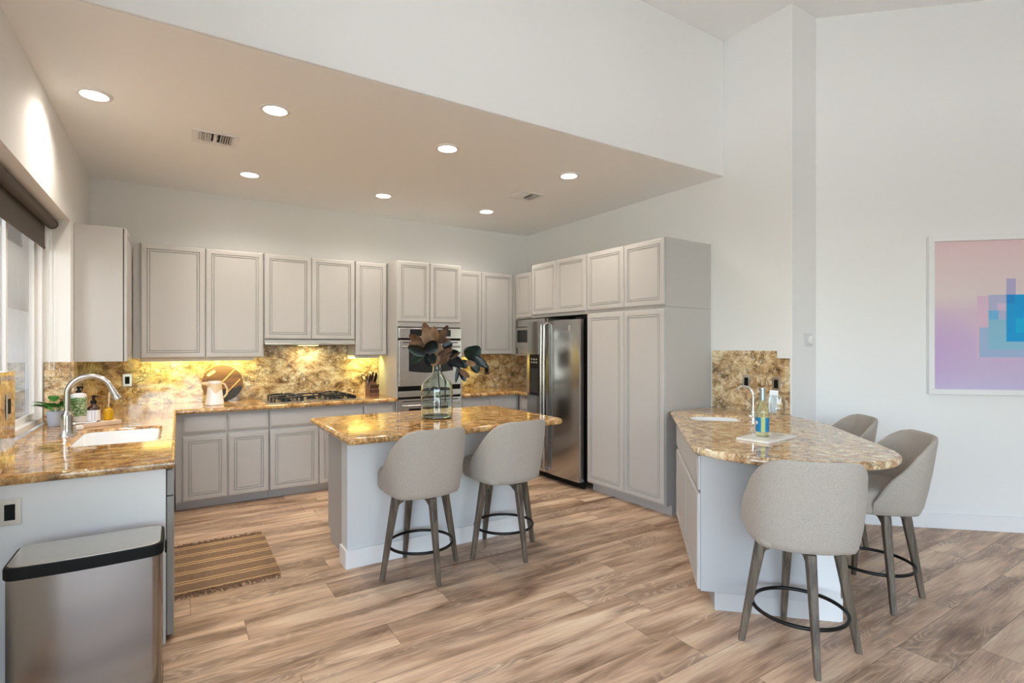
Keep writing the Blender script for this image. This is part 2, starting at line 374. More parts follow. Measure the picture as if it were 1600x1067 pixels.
prism(bm, [(v.x, v.y) for v in q], 0, .125, bev=.004); struct('baseboard_right', bm, 'trim', 'white baseboard along the angled wall')
# the rest of the front room, behind and beside the camera
bm = bx(W2[0]-.02, W2[0]+.12, -4.6, W2[1]+.05, 0, ZH); struct('wall_far', bm, 'wall', 'far side wall of the front room')
bm = B()
box(bm, -3.2, 8.0, -4.6, -4.48, 3.05, ZH); box(bm, -3.2, -2.9, -4.6, -4.48, 0, 3.05); box(bm, 1.45, 8.0, -4.6, -4.48, 0, 3.05)
struct('wall_front', bm, 'wall', 'wall with glazed doors behind the camera')
bm = B(); box(bm, -3.2, -3.0, -4.6, -4.3, 0, ZH); box(bm, -3.2, -3.0, 1.3, 1.5, 0, ZH); box(bm, -3.2, -3.0, -4.3, 1.3, 2.9, ZH); box(bm, -3.2, -3.0, -4.3, 1.3, 0, .2)
box(bm, -3.2, -.9, 1.5, 1.62, 0, ZH); struct('wall_nook', bm, 'wall', 'nook walls left of the camera')
# outside
struct('roof_shade', bx(-4.59, -.93, 3.6, 39.0, 2.72, 2.86), 'shaderoof', 'dark roof added outside the kitchen window to block sky light')  # added overhead to keep sky light off the kitchen window
struct('path', bx(-4.58, -.95, 1.64, 39, -.098, -.06), 'absorber', 'dark ground sheet added to cut light bouncing into the kitchen window')  # added sheet that soaks up light below the kitchen window
struct('ground', bx(-40, 40, -40, 40, -.30, -.10), 'concrete', 'pale patio outside')
def hedge(name, label, x0, x1, y0, y1, h):
    bm = B()
    for k in range(260):
        x = random.uniform(x0, x1); y = random.uniform(y0, y1); z = random.uniform(-.05, h)
        r = random.uniform(.25, .5); rr = bmesh.ops.create_icosphere(bm, subdivisions=1, radius=r)
        bmesh.ops.transform(bm, matrix=Matrix.Translation((x, y, z)) @ Matrix.Rotation(random.random()*6, 4, 'Z') @ Matrix.Diagonal((1, 1, .8, 1)), verts=rr['verts'])
    o = obj(name, bm, 'hedge', None, 0); tag(o, label, 'hedge', kind='stuff')
hedge('hedge', 'green clipped hedge across the patio behind the house', -8, 12, -11.5, -10.5, 1.7)
hedge('hedge', 'green hedge beyond the nook window', -9, -8, -6, 2, 1.3)
hedge('hedge', 'green hedge outside the kitchen window', -3.9, -3.5, 1.8, 7.0, 1.35)
bm = bx(-4.9, -4.6, .9, 40, -.3, 7.5); box(bm, -4.6, -.93, 39.2, 39.4, -.3, 7.5)
struct('exterior_wall', bm, 'stucco', 'grey stucco wall added outside to dim the kitchen window view')  # added, with its end piece, to close off the bright outdoors

# ------------------------------------------------------------------ kitchen window
w = thing('window_1', 'white vinyl sliding kitchen window above the sink', 'window', (-.87, 2.602, .93)); w['kind'] = 'structure'
WL, WHt = 2.536, 1.51
bm = B(); box(bm, -.035, .03, 0, WL, .002, .045, .004); box(bm, -.035, .03, 0, WL, WHt-.04, WHt, .004); box(bm, -.035, .03, 0, .04, .045, WHt-.04, .004); box(bm, -.035, .03, WL-.04, WL, .045, WHt-.04, .004)
obj('window_frame', bm, 'trim', w)
for (a, b, xo) in ((.04, 1.65, .0), (1.61, WL-.04, -.022)):
    bm = B()
    for (c0, c1, d0, d1) in ((a, b, .046, .085), (a, b, WHt-.08, WHt-.041), (a, a+.035, .085, WHt-.08), (b-.035, b, .085, WHt-.08)): box(bm, xo-.008, xo+.014, c0+.001, c1-.001, d0, d1, .003)
    s = obj('sash', bm, 'trim', w)
    obj('pane', bx(xo, xo+.005, a+.03, b-.03, .08, WHt-.075), 'glasspane', s, 0)
for k, (a, b) in enumerate(((-2.9, 1.45),)):       # glazed doors behind the camera
    d = thing('door_%d' % (k+1), ('sliding glass patio door at the rear left', 'sliding glass patio door at the rear right')[k], 'door', (a, -4.54, 0)); d['kind'] = 'structure'
    wd = b-a; bm = B()
    for x in (0, wd/2-.04, wd-.08): box(bm, x, x+.08, -.03, .03, 0, 3.05)
    box(bm, .08, wd-.08, -.03, .03, 0, .1); box(bm, .08, wd-.08, -.03, .03, 2.95, 3.05); box(bm, .08, wd-.08, -.03, .03, 2.2, 2.26)
    obj('door_frame', bm, 'trim', d)
d = thing('window_2', 'wide nook window left of the camera', 'window', (-3.1, -4.3, .2)); d['kind'] = 'structure'
bm = B()
for y in (0, 1.38, 2.77, 4.16, 5.54): box(bm, -.03, .03, y, y+.06, 0, 2.7)
box(bm, -.03, .03, .06, 5.54, 0, .06); box(bm, -.03, .03, .06, 5.54, 2.64, 2.7); obj('window_frame', bm, 'trim', d)
# roller blind
w = thing('roller_blind', 'dark grey roller blind pulled up at the top of the kitchen window', 'blind', (-.79, 3.45, 2.215))
bm = tube(B(), [(0, -.82, .188), (0, 1.655, .188)], .036, 20); obj('roller', bm, 'blind', w)
bm = bx(-.037, -.034, -.81, 1.64, .0, .19); box(bm, -.041, -.030, -.81, 1.64, -.006, .014, .003); obj('fabric', bm, 'blind', w)
bm = tube(B(), [(0, 1.656, .188), (0, 1.672, .188)], .038, 20)
obj('bracket', bm, 'black', w)
bm = tube(B(), [(.012, 1.665, .16), (.014, 1.668, -.9)], .0025, 6); tube(bm, [(-.012, 1.665, .16), (-.012, 1.668, -.9)], .0025, 6); obj('chain', bm, 'wplastic', w)

# ------------------------------------------------------------------ cabinets
def door_bm(x0, x1, z0, z1, yb=-.001, t=.021, panel=True):
    bm = B(); yf = yb-t
    if panel: prof = [(0, yb), (0, yf+.010), (.004, yf+.004), (.016, yf), (.046, yf), (.0475, yf+.010), (.0515, yf+.010), (.053, yf+.001), (.064, yf+.001), (.0655, yf+.010), (.0695, yf+.010), (.071, yf+.003)]
    else: prof = [(0, yb), (0, yf+.012), (.003, yf+.009), (.020, yf+.001), (.026, yf)]
    rs = [[(x0+i, y, z0+i), (x1-i, y, z0+i), (x1-i, y, z1-i), (x0+i, y, z1-i)] for i, y in prof]
    return rings_mesh(bm, rs)
def cabinet(name, label, loc, rz, w, d, z0, z1, doors=(), drawers=(), toe=0, group=None, cat='cabinet', mat='cab', hollow=False):
    o = thing(name, label, cat, (loc[0], loc[1], 0 if toe else z0), rz, group); zo = 0 if toe else z0
    zb = z0+toe
    if hollow:
        bm = B(); box(bm, .001, .019, 0, d, zb-zo, z1-zo); box(bm, w-.019, w-.001, 0, d, zb-zo, z1-zo); box(bm, .019, w-.019, 0, .018, zb-zo, z1-zo); box(bm, .019, w-.019, d-.012, d, zb-zo, z1-zo); box(bm, .019, w-.019, .018, d-.012, zb-zo, zb-zo+.018); obj('body', bm, mat, o, 30)
    else: obj('body', bx(.001, w-.001, 0, d, zb-zo, z1-zo), mat, o, 30)
    if toe: obj('toe_kick', bx(.001, w-.001, .075, d, .0, zb-zo-.001), mat, o, 30)
    for (a, b, c, e) in doors: obj('door', door_bm(a, b, c-zo, e-zo), 'cab', o, 25)
    for (a, b, c, e) in drawers: obj('drawer', door_bm(a, b, c-zo, e-zo, panel=False), 'cab', o, 25)
    return o
YU = 5.871    # face of the back uppers
G1 = 'wall cabinets on the back wall'
def up(x0, x1, z0, label, doors, y=YU, z1=2.44): return cabinet('wall_cabinet', label, (x0, y, 0), 0, x1-x0, 6.198-y, z0, z1, [(a-x0, b-x0, z0+.002, z1-.002) for a, b in doors], (), 0, G1)
up(-.345, .737, 1.383, 'large two-door grey wall cabinet above the cutting board and pitcher', [(-.287, .222), (.227, .732)])
up(.739, 1.660, 1.566, 'shorter two-door wall cabinet above the range hood', [(.743, 1.199), (1.203, 1.656)])
up(1.662, 2.024, 1.390, 'narrow single-door wall cabinet above the knife block', [(1.666, 2.017)])
up(2.842, 3.782, 1.390, 'two-door wall cabinet between the ovens and the corner', [(2.850, 3.262), (3.267, 3.732)])
# left wall cabinet (side panel faces the camera)
o = thing('wall_cabinet', 'grey wall cabinet beside the window, plain side panel toward the room', 'cabinet', (-.375, 5.28, 1.373), R(90))
obj('body', bx(0, .585, 0, .308, 0, 1.08), 'cab', o, 30); obj('gap_shade', bx(.006, .57, -.006, -.0005, .004, 1.076), 'dark', o, 0); obj('door', door_bm(0, .50, 0, 1.08, -.007, .022), 'cab', o, 25)  # thin dark sheet paints the shade in the gap behind the door
# oven tower
OTX0, OTX1, OTY = 2.030, 2.838, 5.572
o = thing('oven_tower_cabinet', 'tall cabinet housing the built-in double oven with two doors above', 'cabinet', (OTX0, OTY, 0)); wd = OTX1-OTX0
bm = B(); box(bm, .001, .018, 0, .627, .1, 2.445); box(bm, wd-.018, wd-.001, 0, .627, .1, 2.445); box(bm, .018, wd-.018, 0, .627, 1.712, 2.445); box(bm, .018, wd-.018, 0, .627, .1, .30)
obj('body', bm, 'cab', o, 30); obj('toe_kick', bx(.001, wd-.001, .075, .6, 0, .099), 'cab', o)
for a, b in ((.008, .392), (.397, .784)): obj('door', door_bm(a, b, 1.765, 2.440), 'cab', o, 25)
obj('drawer', door_bm(.008, wd-.02, .115, .285, panel=False), 'cab', o, 25)
# base run on the back wall
YB = 5.60
cabinet('base_cabinet', 'grey base cabinet below the cutting board with two doors and two drawers', (-.019, YB, 0), 0, .770, .598, 0, .883, [(.053, .408, .09, .677), (.418, .765, .09, .677)], [(.053, .408, .70, .861), (.418, .765, .70, .861)], .085, 'base cabinets')
cabinet('base_cabinet', 'grey base cabinet below the cooktop with one long false drawer front', (.753, YB, 0), 0, .920, .598, 0, .883, [(.004, .459, .09, .677), (.467, .916, .09, .677)], [(.004, .916, .70, .861)], .085, 'base cabinets')
cabinet('base_cabinet', 'narrow grey base cabinet below the knife block, beside the oven tower', (1.675, YB, 0), 0, .352, .598, 0, .883, [(.005, .328, .09, .677)], [(.005, .328, .70, .861)], .085, 'base cabinets')
cabinet('base_cabinet', 'grey base cabinet right of the ovens with two drawers', (2.840, YB, 0), 0, .816, .598, 0, .883, [(.004, .395, .09, .677), (.40, .79, .09, .677)], [(.004, .395, .70, .861), (.40, .79, .70, .861)], .085, 'base cabinets')
# left run
cabinet('base_cabinet', 'grey sink base cabinet in the left run under the kitchen sink', (-.05, 3.79, 0), R(90), 1.805, .63, 0, .883, [(.01, .45, .09, .677), (.46, .9, .09, .677), (.91, 1.35, .09, .677)], (), .085, 'base cabinets', hollow=True)
o = thing('dishwasher', 'grey dishwasher at the near end of the left run, seen edge-on', 'dishwasher', (-.05, 3.184, 0), R(90))
obj('tub', bx(.004, .60, .0, .60, .06, .88), 'grayplastic', o); obj('door', bx(.003, .60, -.032, -.001, .03, .735, .004), 'grayplastic', o); obj('control_panel', bx(.003, .60, -.034, -.001, .738, .868, .006), 'grayplastic', o)
o = obj('end_panel', bx(-.684, -.052, 3.16, 3.18, 0, .883), 'panel'); tag(o, 'pale painted end panel of the left counter, behind the trash can', 'panel')
# right wall run: local x runs toward the camera, local y into the wall
RZ = R(-88.6); ro = Vector((3.6, 3.15, 0)); rxv = Vector((cos(RZ), sin(RZ), 0)); ryv = Vector((-sin(RZ), cos(RZ), 0))
def rp(along, depth=0): v = ro - rxv*along + ryv*depth; return (v.x, v.y, 0)     # along = distance from the pantry's near corner
o = cabinet('pantry_cabinet', 'tall two-door pantry cabinet between the fridge and the bar', rp(1.015), RZ, 1.015, .627, 0, 1.842, [(.012, .523, .105, 1.825), (.528, 1.006, .105, 1.825)], (), .09, None, 'cabinet')
cabinet('wall_cabinet', 'two-door cabinet on top of the tall pantry', rp(1.015), RZ, 1.015, .627, 1.844, 2.452, [(.012, .523, 1.860, 2.448), (.528, 1.006, 1.860, 2.448)], (), 0, 'cabinets along the right wall')
cabinet('wall_cabinet', 'two-door cabinet above the steel refrigerator', rp(1.985), RZ, .968, .60, 1.828, 2.452, [(.014, .475, 1.860, 2.448), (.480, .960, 1.860, 2.448)], (), 0, 'cabinets along the right wall')
o = cabinet('wall_cabinet', 'small recessed corner cabinet above the microwave', (3.784, 5.868, 0), RZ, .70, .395, 1.845, 2.44, [(.055, .385, 1.862, 2.436)], (), 0, 'cabinets along the right wall')
bm = B(); box(bm, 0, .70, -.0, .39, -.018, 0); box(bm, 0, .02, 0, .39, 0, .452); box(bm, .68, .70, 0, .39, 0, .452); 
o = obj('microwave_shelf', bm, 'cab', None, 30, ); o.location = (3.784, 5.868, 1.390); o.rotation_euler = (0, 0, RZ); tag(o, 'open grey cabinet shelf holding the microwave in the corner', 'shelf')
cabinet('base_cabinet', 'grey base cabinet in the right corner beside the fridge', (3.66, 5.585, 0), RZ, .44, .52, 0, .883, [(.05, .40, .09, .677)], [(.05, .40, .70, .861)], .085, 'base cabinets')
# island
o = cabinet('island_cabinet', 'island base cabinet with plain grey side panel', (2.41, 4.255, 0), R(180), 1.415, .53, 0, .883, [(.02, .47, .1, .86), (.475, .93, .1, .86), (.935, 1.39, .1, .86)], (), .085, None, 'cabinet', 'cabside')
o = thing('island_half_wall', 'white half wall with tall baseboard along the front of the island', 'half wall', (.96, 3.572, 0))
obj('wall_body', bx(0, 1.46, 0, .148, 0, .884, .004), 'panelw', o); 
bm = B(); box(bm, -.014, 1.474, -.014, -.0005, 0, .125, .003); box(bm, -.014, -.0005, -.0005, .148, 0, .125, .003); box(bm, 1.4605, 1.474, -.0005, .148, 0, .125, .003); obj('baseboard', bm, 'trim', o)
# bar, turned 45 degrees; local x along the end panel depth
AX = Vector((2.505, 1.968, 0)); d45 = Vector((.7071, .7071, 0)); e45 = Vector((.7071, -.7071, 0))
def bp(d, e, z=0): v = AX + d45*d + e45*e; return (v.x, v.y, z)
BRZ = R(-135)   # local x = -d, local y = e
L = 1.44
o = cabinet('bar_cabinet', 'angled bar base cabinet with a long drawer over two doors', bp(L, 0.02), BRZ, L, .575, 0, .883, [(.10, .765, .108, .655), (.77, 1.435, .108, .655)], [(.10, 1.435, .675, .870)], .1, None, 'cabinet', hollow=True)
for ch in o.children:
    if ch.name.startswith('body'): ch.data.materials[0] = M['cabside']
    if ch.name.startswith('toe'): ch.data.materials[0] = M['cab']
o = thing('bar_half_wall', 'white half wall supporting the outer edge of the angled bar', 'half wall', bp(0, .600), BRZ)
obj('wall_body', bx(-1.50, -.0, 0, .14, 0, .884, .004), 'wall', o)
obj('baseboard', bx(-1.45, -.01, .1405, .154, 0, .125, .003), 'trim', o)

# ------------------------------------------------------------------ stone
ZT, ZB = .930, .885
xb = -.667
sink_hole = rrect(-.53, -.106, 3.83, 4.52, .06)
outl = [(-.684, 3.118), (-.012, 3.118), (-.012, 5.52), (2.027, 5.52), (2.027, 6.198), (-.684, 6.198), (-.684, 5.138), (-.835, 5.138), (-.835, 3.434), (-.684, 3.434)]
o = slab('countertop', outl, [sink_hole], ZB, ZT, .018, 'gran'); tag(o, 'gold granite L-shaped countertop running from the sink to the cooktop', 'countertop')
o = slab('countertop', [(2.842, 5.52), (3.57, 5.52), (3.58, 5.145), (4.17, 5.16), (4.185, 6.198), (2.842, 6.198)], [], ZB, ZT, .018, 'gran'); tag(o, 'gold granite corner countertop between the ovens and the fridge', 'countertop')
isl = [(.875, 3.245), (2.53, 3.245), (2.62, 3.36), (2.56, 3.62), (2.53, 4.36), (.875, 4.36)]
isl = [(.90, 3.245), (2.50, 3.245)] + [(2.50+.06*sin(R(a)), 3.305-.06*cos(R(a))) for a in (30, 60, 90)] + [(2.56, 4.33), (2.53, 4.36), (.90, 4.36), (.875, 4.335), (.875, 3.27)]
o = slab('countertop', isl, [], ZB, ZT, .02, 'gran'); tag(o, 'gold granite island top with the glass vase on it', 'countertop')
pts = [(1.56, -.03)]
def bz(p0, p1, p2, n=14): return [tuple(((1-t)**2*a+2*(1-t)*t*b+t*t*c) for a, b, c in zip(p0, p1, p2)) for t in [k/n for k in range(n+1)]]
barpoly = [bp(1.52, -.03)[:2], bp(.05, -.03)[:2]] + [bp(*q)[:2] for q in bz((-.02, -.02), (-.29, .12), (-.325, .48), 12)] + [bp(*q)[:2] for q in bz((-.325, .49), (-.33, .90), (-.03, 1.02), 12)] + [bp(*q)[:2] for q in bz((.0, 1.03), (.05, 1.045), (.12, 1.045), 5)]
barpoly += [bp(1.05, 1.045)[:2]] + [(4.20, 2.33), (4.236, 2.39), (4.226, 3.14), (3.63, 3.145)]
bsink = [bp(q[0], q[1])[:2] for q in rrect(1.08, 1.405, .10, .47, .09)]
o = slab('countertop', barpoly, [bsink], ZB, ZT, .02, 'granbar'); tag(o, 'tan granite bar top with a rounded end and small sink', 'countertop')
ZS = 1.378
def splash(bm, label): o = obj('backsplash', bm, 'splash', None, 0); return tag(o, label, 'backsplash', 'granite backsplash slabs')
bm = xf(prism(B(), [(-.666, ZT+.001), (2.026, ZT+.001), (2.026, ZS), (1.661, ZS), (1.661, 1.503), (.739, 1.503), (.739, ZS), (-.666, ZS)], 0, .019), Matrix.Translation((0, 6.199, 0)) @ Matrix.Rotation(R(90), 4, 'X'))
splash(bm, 'long granite backsplash behind the cooktop and pitcher')
splash(bx(2.842, 4.165, 6.18, 6.199, ZT+.001, ZS), 'granite backsplash in the dark corner beside the fridge')
splash(bx(-.684, -.666, 5.142, 6.198, ZT+.001, ZS), 'narrow granite backsplash on the left wall under the side cabinet')
splash(bx(-.834, -.686, 5.124, 5.139, ZT+.001, ZS), 'granite facing on the far window reveal behind the potted plant')
splash(bx(-.684, -.664, 2.9, 3.429, ZT+.001, ZS), 'granite slab at the near side of the window at the frame edge')
wl = lambda y: 4.188+(6.2-y)*(.053/3.803)
bm = B(); a = 2.525
zs = [(2.415, ZT+.001), (3.14, ZT+.001), (3.14, 1.456), (a, 1.456), (a, 1.395), (2.415, 1.395)]
f0 = [bm.verts.new((wl(y)-.001, y, z)) for y, z in zs]; f1 = [bm.verts.new((wl(y)-.019, y, z)) for y, z in zs]
bm.faces.new(f0); bm.faces.new(f1[::-1])
for i in range(6): bm.faces.new((f0[i], f0[(i+1) % 6], f1[(i+1) % 6], f1[i]))
splash(bm, 'stepped granite backsplash behind the bar sink')

# ------------------------------------------------------------------ sinks and taps
def basin(name, label, poly, depth, zt=ZB-.002):
    bm = B(); n = len(poly); cx = sum(p[0] for p in poly)/n; cy = sum(p[1] for p in poly)/n
    sc_ = lambda f, z: [(cx+(x-cx)*f, cy+(y-cy)*f, z) for x, y in poly]
    rings_mesh(bm, [sc_(1.02, zt-.01), sc_(.992, zt), sc_(.992, ZT-.017), sc_(.975, ZT-.017), sc_(.965, zt-.02), sc_(.95, zt-depth+.03), sc_(.88, zt-depth), sc_(.90, zt-depth-.012), sc_(1.0, zt-depth+.02)], False, False)
    rr = [bm.verts.new(p) for p in sc_(.88, zt-depth+.0005)]; bm.faces.new(rr)
    o = obj(name, bm, 'white', None, 40); tag(o, label, 'sink')
    return o
basin('kitchen_sink', 'white undermount kitchen sink in the left counter', sink_hole, .185)
basin('bar_sink', 'small white undermount sink in the bar top', bsink, .15)
fx, fy = -.588, 4.29
o = thing('kitchen_faucet', 'brushed nickel gooseneck faucet beside the kitchen sink', 'faucet', (fx, fy, ZT))
obj('body', lathe(B(), [(0, 0), (.044, 0), (.044, .006), (.036, .018), (.031, .05), (.030, .125), (.027, .14), (.019, .150), (.018, .16), (0, .16)], 28), 'nickel', o)
r = .113; arc = [(0, 0, .155), (0, 0, .26)] + [(r-r*cos(R(a)), 0, .262+r*sin(R(a))) for a in range(10, 161, 10)]
obj('spout', tube(B(), arc, .0165, 16), 'nickel', o)
e0 = Vector(arc[-1]); dr = (Vector(arc[-1])-Vector(arc[-2])).normalized()
obj('spray_head', tube(B(), [e0+dr*.001, e0+dr*.03, e0+dr*.05, e0+dr*.085, e0+dr*.09], [.0175, .019, .020, .0265, .024], 18), 'nickel', o)
obj('lever', tube(B(), [(.03, 0, .075), (.06, 0, .078), (.15, -.02, .082)], [.012, .008, .006], 10), 'nickel', o)
o = thing('soap_pump', 'short nickel post beside the kitchen faucet base', 'soap pump', (-.575, 4.44, ZT)); obj('body', lathe(B(), [(0, 0), (.02, 0), (.02, .006), (.011, .012), (.011, .055), (.014, .06), (.014, .075), (0, .078)], 18), 'nickel', o)
fb = (bp(1.05, .56)[0]-.034, bp(1.05, .56)[1]+.022, ZT)
o = thing('bar_faucet', 'slim chrome gooseneck faucet at the bar sink', 'faucet', fb, R(105))
obj('body', lathe(B(), [(0, 0), (.022, 0), (.022, .005), (.016, .012), (.015, .075), (.011, .085), (0, .085)], 20), 'chrome', o)
r = .062; arc = [(0, 0, .08), (0, 0, .20)] + [(r-r*cos(R(a)), 0, .202+r*sin(R(a))) for a in range(10, 166, 10)]
obj('spout', tube(B(), arc, .0085, 12), 'chrome', o)
bm = tube(B(), [(.0, .014, .045), (0, .035, .047)], .009, 10); rr = bmesh.ops.create_icosphere(bm, subdivisions=2, radius=.016); bmesh.ops.translate(bm, verts=rr['verts'], vec=(0, .045, .048)); obj('handle', bm, 'chrome', o)

# ------------------------------------------------------------------ appliances
o = thing('double_oven', 'stainless built-in double wall oven behind the island', 'oven', (OTX0+.019, OTY, .302)); wo_ = wd-.038
obj('housing', bx(.0, wo_, .002, .55, .001, 1.408), 'black', o)
Z = lambda z: z-.302
obj('control_panel', bx(0, wo_, -.03, 0, Z(1.582), Z(1.700), .006), 'steelx', o)
s = obj('display', bx(.13, wo_-.14, -.0315, -.0295, Z(1.606), Z(1.682)), 'bglass', o, 0)
bm = B()
for i in range(3):
    for k in range(4): box(bm, .40+.022*i, .412+.022*i, -.0322, -.0316, Z(1.616+.015*k), Z(1.622+.015*k))
obj('buttons', bm, 'plate', s, 0)
obj('badge', lathe(B(), [(0, 0), (.012, 0), (.012, .002), (0, .002)], 16).copy() if False else xf(lathe(B(), [(0, 0), (.012, 0), (.012, .002), (0, .002)], 16), Matrix.Translation((.05, -.0305, Z(1.615))) @ Matrix.Rotation(R(90), 4, 'X')), 'nickel', o)
def ovendoor(z0, z1, win):
    d = obj('oven_door', bx(0, wo_, -.035, 0, Z(z0), Z(z1), .006), 'steelx', o)
    bm = B(); n = 14; w0, w1 = .115, wo_-.115
    poly = [(w0, Z(win[1])), (w1, Z(win[1]))] + [(w1-(w1-w0)*k/n, Z(win[0])-.022*sin(pi*k/n)) for k in range(n+1)]
    a = [bm.verts.new((x, -.0365, z)) for x, z in poly]; b = [bm.verts.new((x, -.034, z)) for x, z in poly]
    bm.faces.new(a); [bm.faces.new((a[i], a[(i+1) % len(a)], b[(i+1) % len(a)], b[i])) for i in range(len(a))]
    obj('oven_window', bm, 'bglass', d, 0)
    zh = z1-.072; bm = tube(B(), [(.05, -.036, Z(zh)), (.05, -.07, Z(zh)), (.08, -.078, Z(zh)), (wo_/2, -.09, Z(zh)), (wo_-.08, -.078, Z(zh)), (wo_-.05, -.07, Z(zh)), (wo_-.05, -.036, Z(zh))], .011, 12); obj('handle', bm, 'nickel', d)
    bm = B()
    for (a_, b_) in ((.05, .33), (.36, wo_-.05)): box(bm, a_, b_, -.0358, -.0345, Z(z1-.03), Z(z1-.02))
    obj('vent_slot', bm, 'dark', d, 0)
ovendoor(1.047, 1.560, (1.215, 1.455))
obj('middle_trim', bx(0, wo_, -.03, 0, Z(.928), Z(.995), .005), 'steelx', o)
ovendoor(.32, .905, (.50, .80))
o = thing('range_hood', 'slim pull-out range hood under the short wall cabinet', 'hood', (.742, 5.84, 1.505)); obj('body', bx(0, .915, .02, .345, .012, .058, .004), 'cab', o); obj('pull_front', bx(-.0, .915, -.02, .019, .004, .026, .004), 'plate', o); obj('grease_filter', bx(.05, .865, .03, .32, .002, .011), 'steelx', o)
o = thing('gas_cooktop', 'stainless gas cooktop with black grates in the back counter', 'cooktop', (.745, 5.575, ZT+.0005))
obj('tray', bx(0, .91, 0, .52, 0, .010, .003), 'steelx', o)
def grate(x0, x1, y0, y1):
    bm = B(); z0, z1 = .044, .058
    for y in (y0, y1-.014): box(bm, x0, x1, y, y+.014, z0, z1, .003)
    for x in (x0, x1-.014): box(bm, x, x+.014, y0, y1, z0, z1, .003)
    for x in (x0, x1-.016):
        for y in (y0, y1-.016): box(bm, x, x+.016, y, y+.016, .011, z0)
    cx, cy = (x0+x1)/2, (y0+y1)/2
    for k in range(4):
        a = pi/2*k; p = Vector((cos(a), sin(a), 0)); q = Vector((cx, cy, 0))
        ext = (x1-x0)/2 if k % 2 == 0 else (y1-y0)/2
        tube(bm, [q+p*.025+Vector((0, 0, .064)), q+p*(ext*.6)+Vector((0, 0, .064)), q+p*(ext-.01)+Vector((0, 0, .052))], .008, 6)
    return bm
bi = 0
for (x0, x1, ys) in ((.05, .31, ((.03, .25), (.27, .49))), (.325, .565, ((.10, .42),)), (.58, .78, ((.03, .25), (.27, .49)))):
    for (y0, y1) in ys:
        obj('grate', grate(x0, x1, y0, y1), 'iron', o); cx, cy = (x0+x1)/2, (y0+y1)/2
        obj('burner', lathe(B(), [(0, .011), (.05, .011), (.048, .022), (.036, .024), (.036, .032), (0, .033)], 20, (cx, cy, 0)), 'iron', o)
for k in range(5): obj('knob', lathe(B(), [(0, .011), (.022, .011), (.02, .036), (.016, .04), (0, .04)], 16, (.845, .07+.095*k, 0)), 'black', o)
# fridge: local frame like the pantry
fr0 = rp(1.975); o = thing('refrigerator', 'stainless side-by-side refrigerator left of the pantry', 'refrigerator', fr0, RZ)
FW = .925
obj('cabinet_body', bx(.012, FW-.012, .02, .58, .06, 1.775), 'black', o); obj('base_grille', bx(.012, FW-.012, -.02, .018, .012, .075), 'black', o)
obj('hinge_cover', bx(FW-.10, FW-.012, -.05, .05, 1.776, 1.80, .004), 'black', o)
def fdoor(x0, x1):
    bm = B(); n = 12; f = [(x0+(x1-x0)*k/n, -.085-.014*(1-((k/n-.5)*2)**2)) for k in range(n+1)]
    prism(bm, [(x0, -.02)]+f+[(x1, -.02)], .085, 1.775); return obj('door', bm, 'steel', o, 30)
d1 = fdoor(.004, .362); d2 = fdoor(.368, FW)
obj('ice_dispenser', bx(.075, .275, -.106, -.085, .93, 1.40, .006), 'bglass', d1)
bm = B(); 
for i in range(3):
    for k in range(2): box(bm, .11+.045*i, .135+.045*i, -.1072, -.1064, 1.30+.035*k, 1.318+.035*k)
obj('dispenser_buttons', bm, 'grayplastic', d1, 0)
obj('dispenser_recess', bx(.10, .25, -.1075, -.1062, .96, 1.24), 'dark', d1, 0)
for (x, p) in ((.338, d1), (.392, d2)):
    bm = tube(B(), [(x, -.09, .12), (x, -.135, .14), (x, -.14, .5), (x, -.14, 1.3), (x, -.135, 1.73), (x, -.09, 1.75)], .014, 14); obj('handle', bm, 'nickel', p)
obj('badge', bx(.765, .787, -.0985, -.094, 1.655, 1.715, .001), 'plate', d2)
o = thing('microwave', 'small stainless microwave on the corner shelf beside the fridge', 'microwave', (3.784+.0, 5.868, 1.3905), RZ)
obj('housing', bx(.022, .60, .004, .36, .002, .44), 'black', o); obj('trim_frame', bx(.022, .66, -.012, .003, .002, .445, .003), 'steelx', o)
d = obj('door', bx(.055, .50, -.030, -.0125, .085, .335, .004), 'steelx', o); obj('door_window', bx(.085, .46, -.0315, -.0295, .15, .31), 'bglass', d, 0); obj('vent_slot', bx(.03, .65, -.0135, -.0115, .345, .355), 'dark', o, 0)

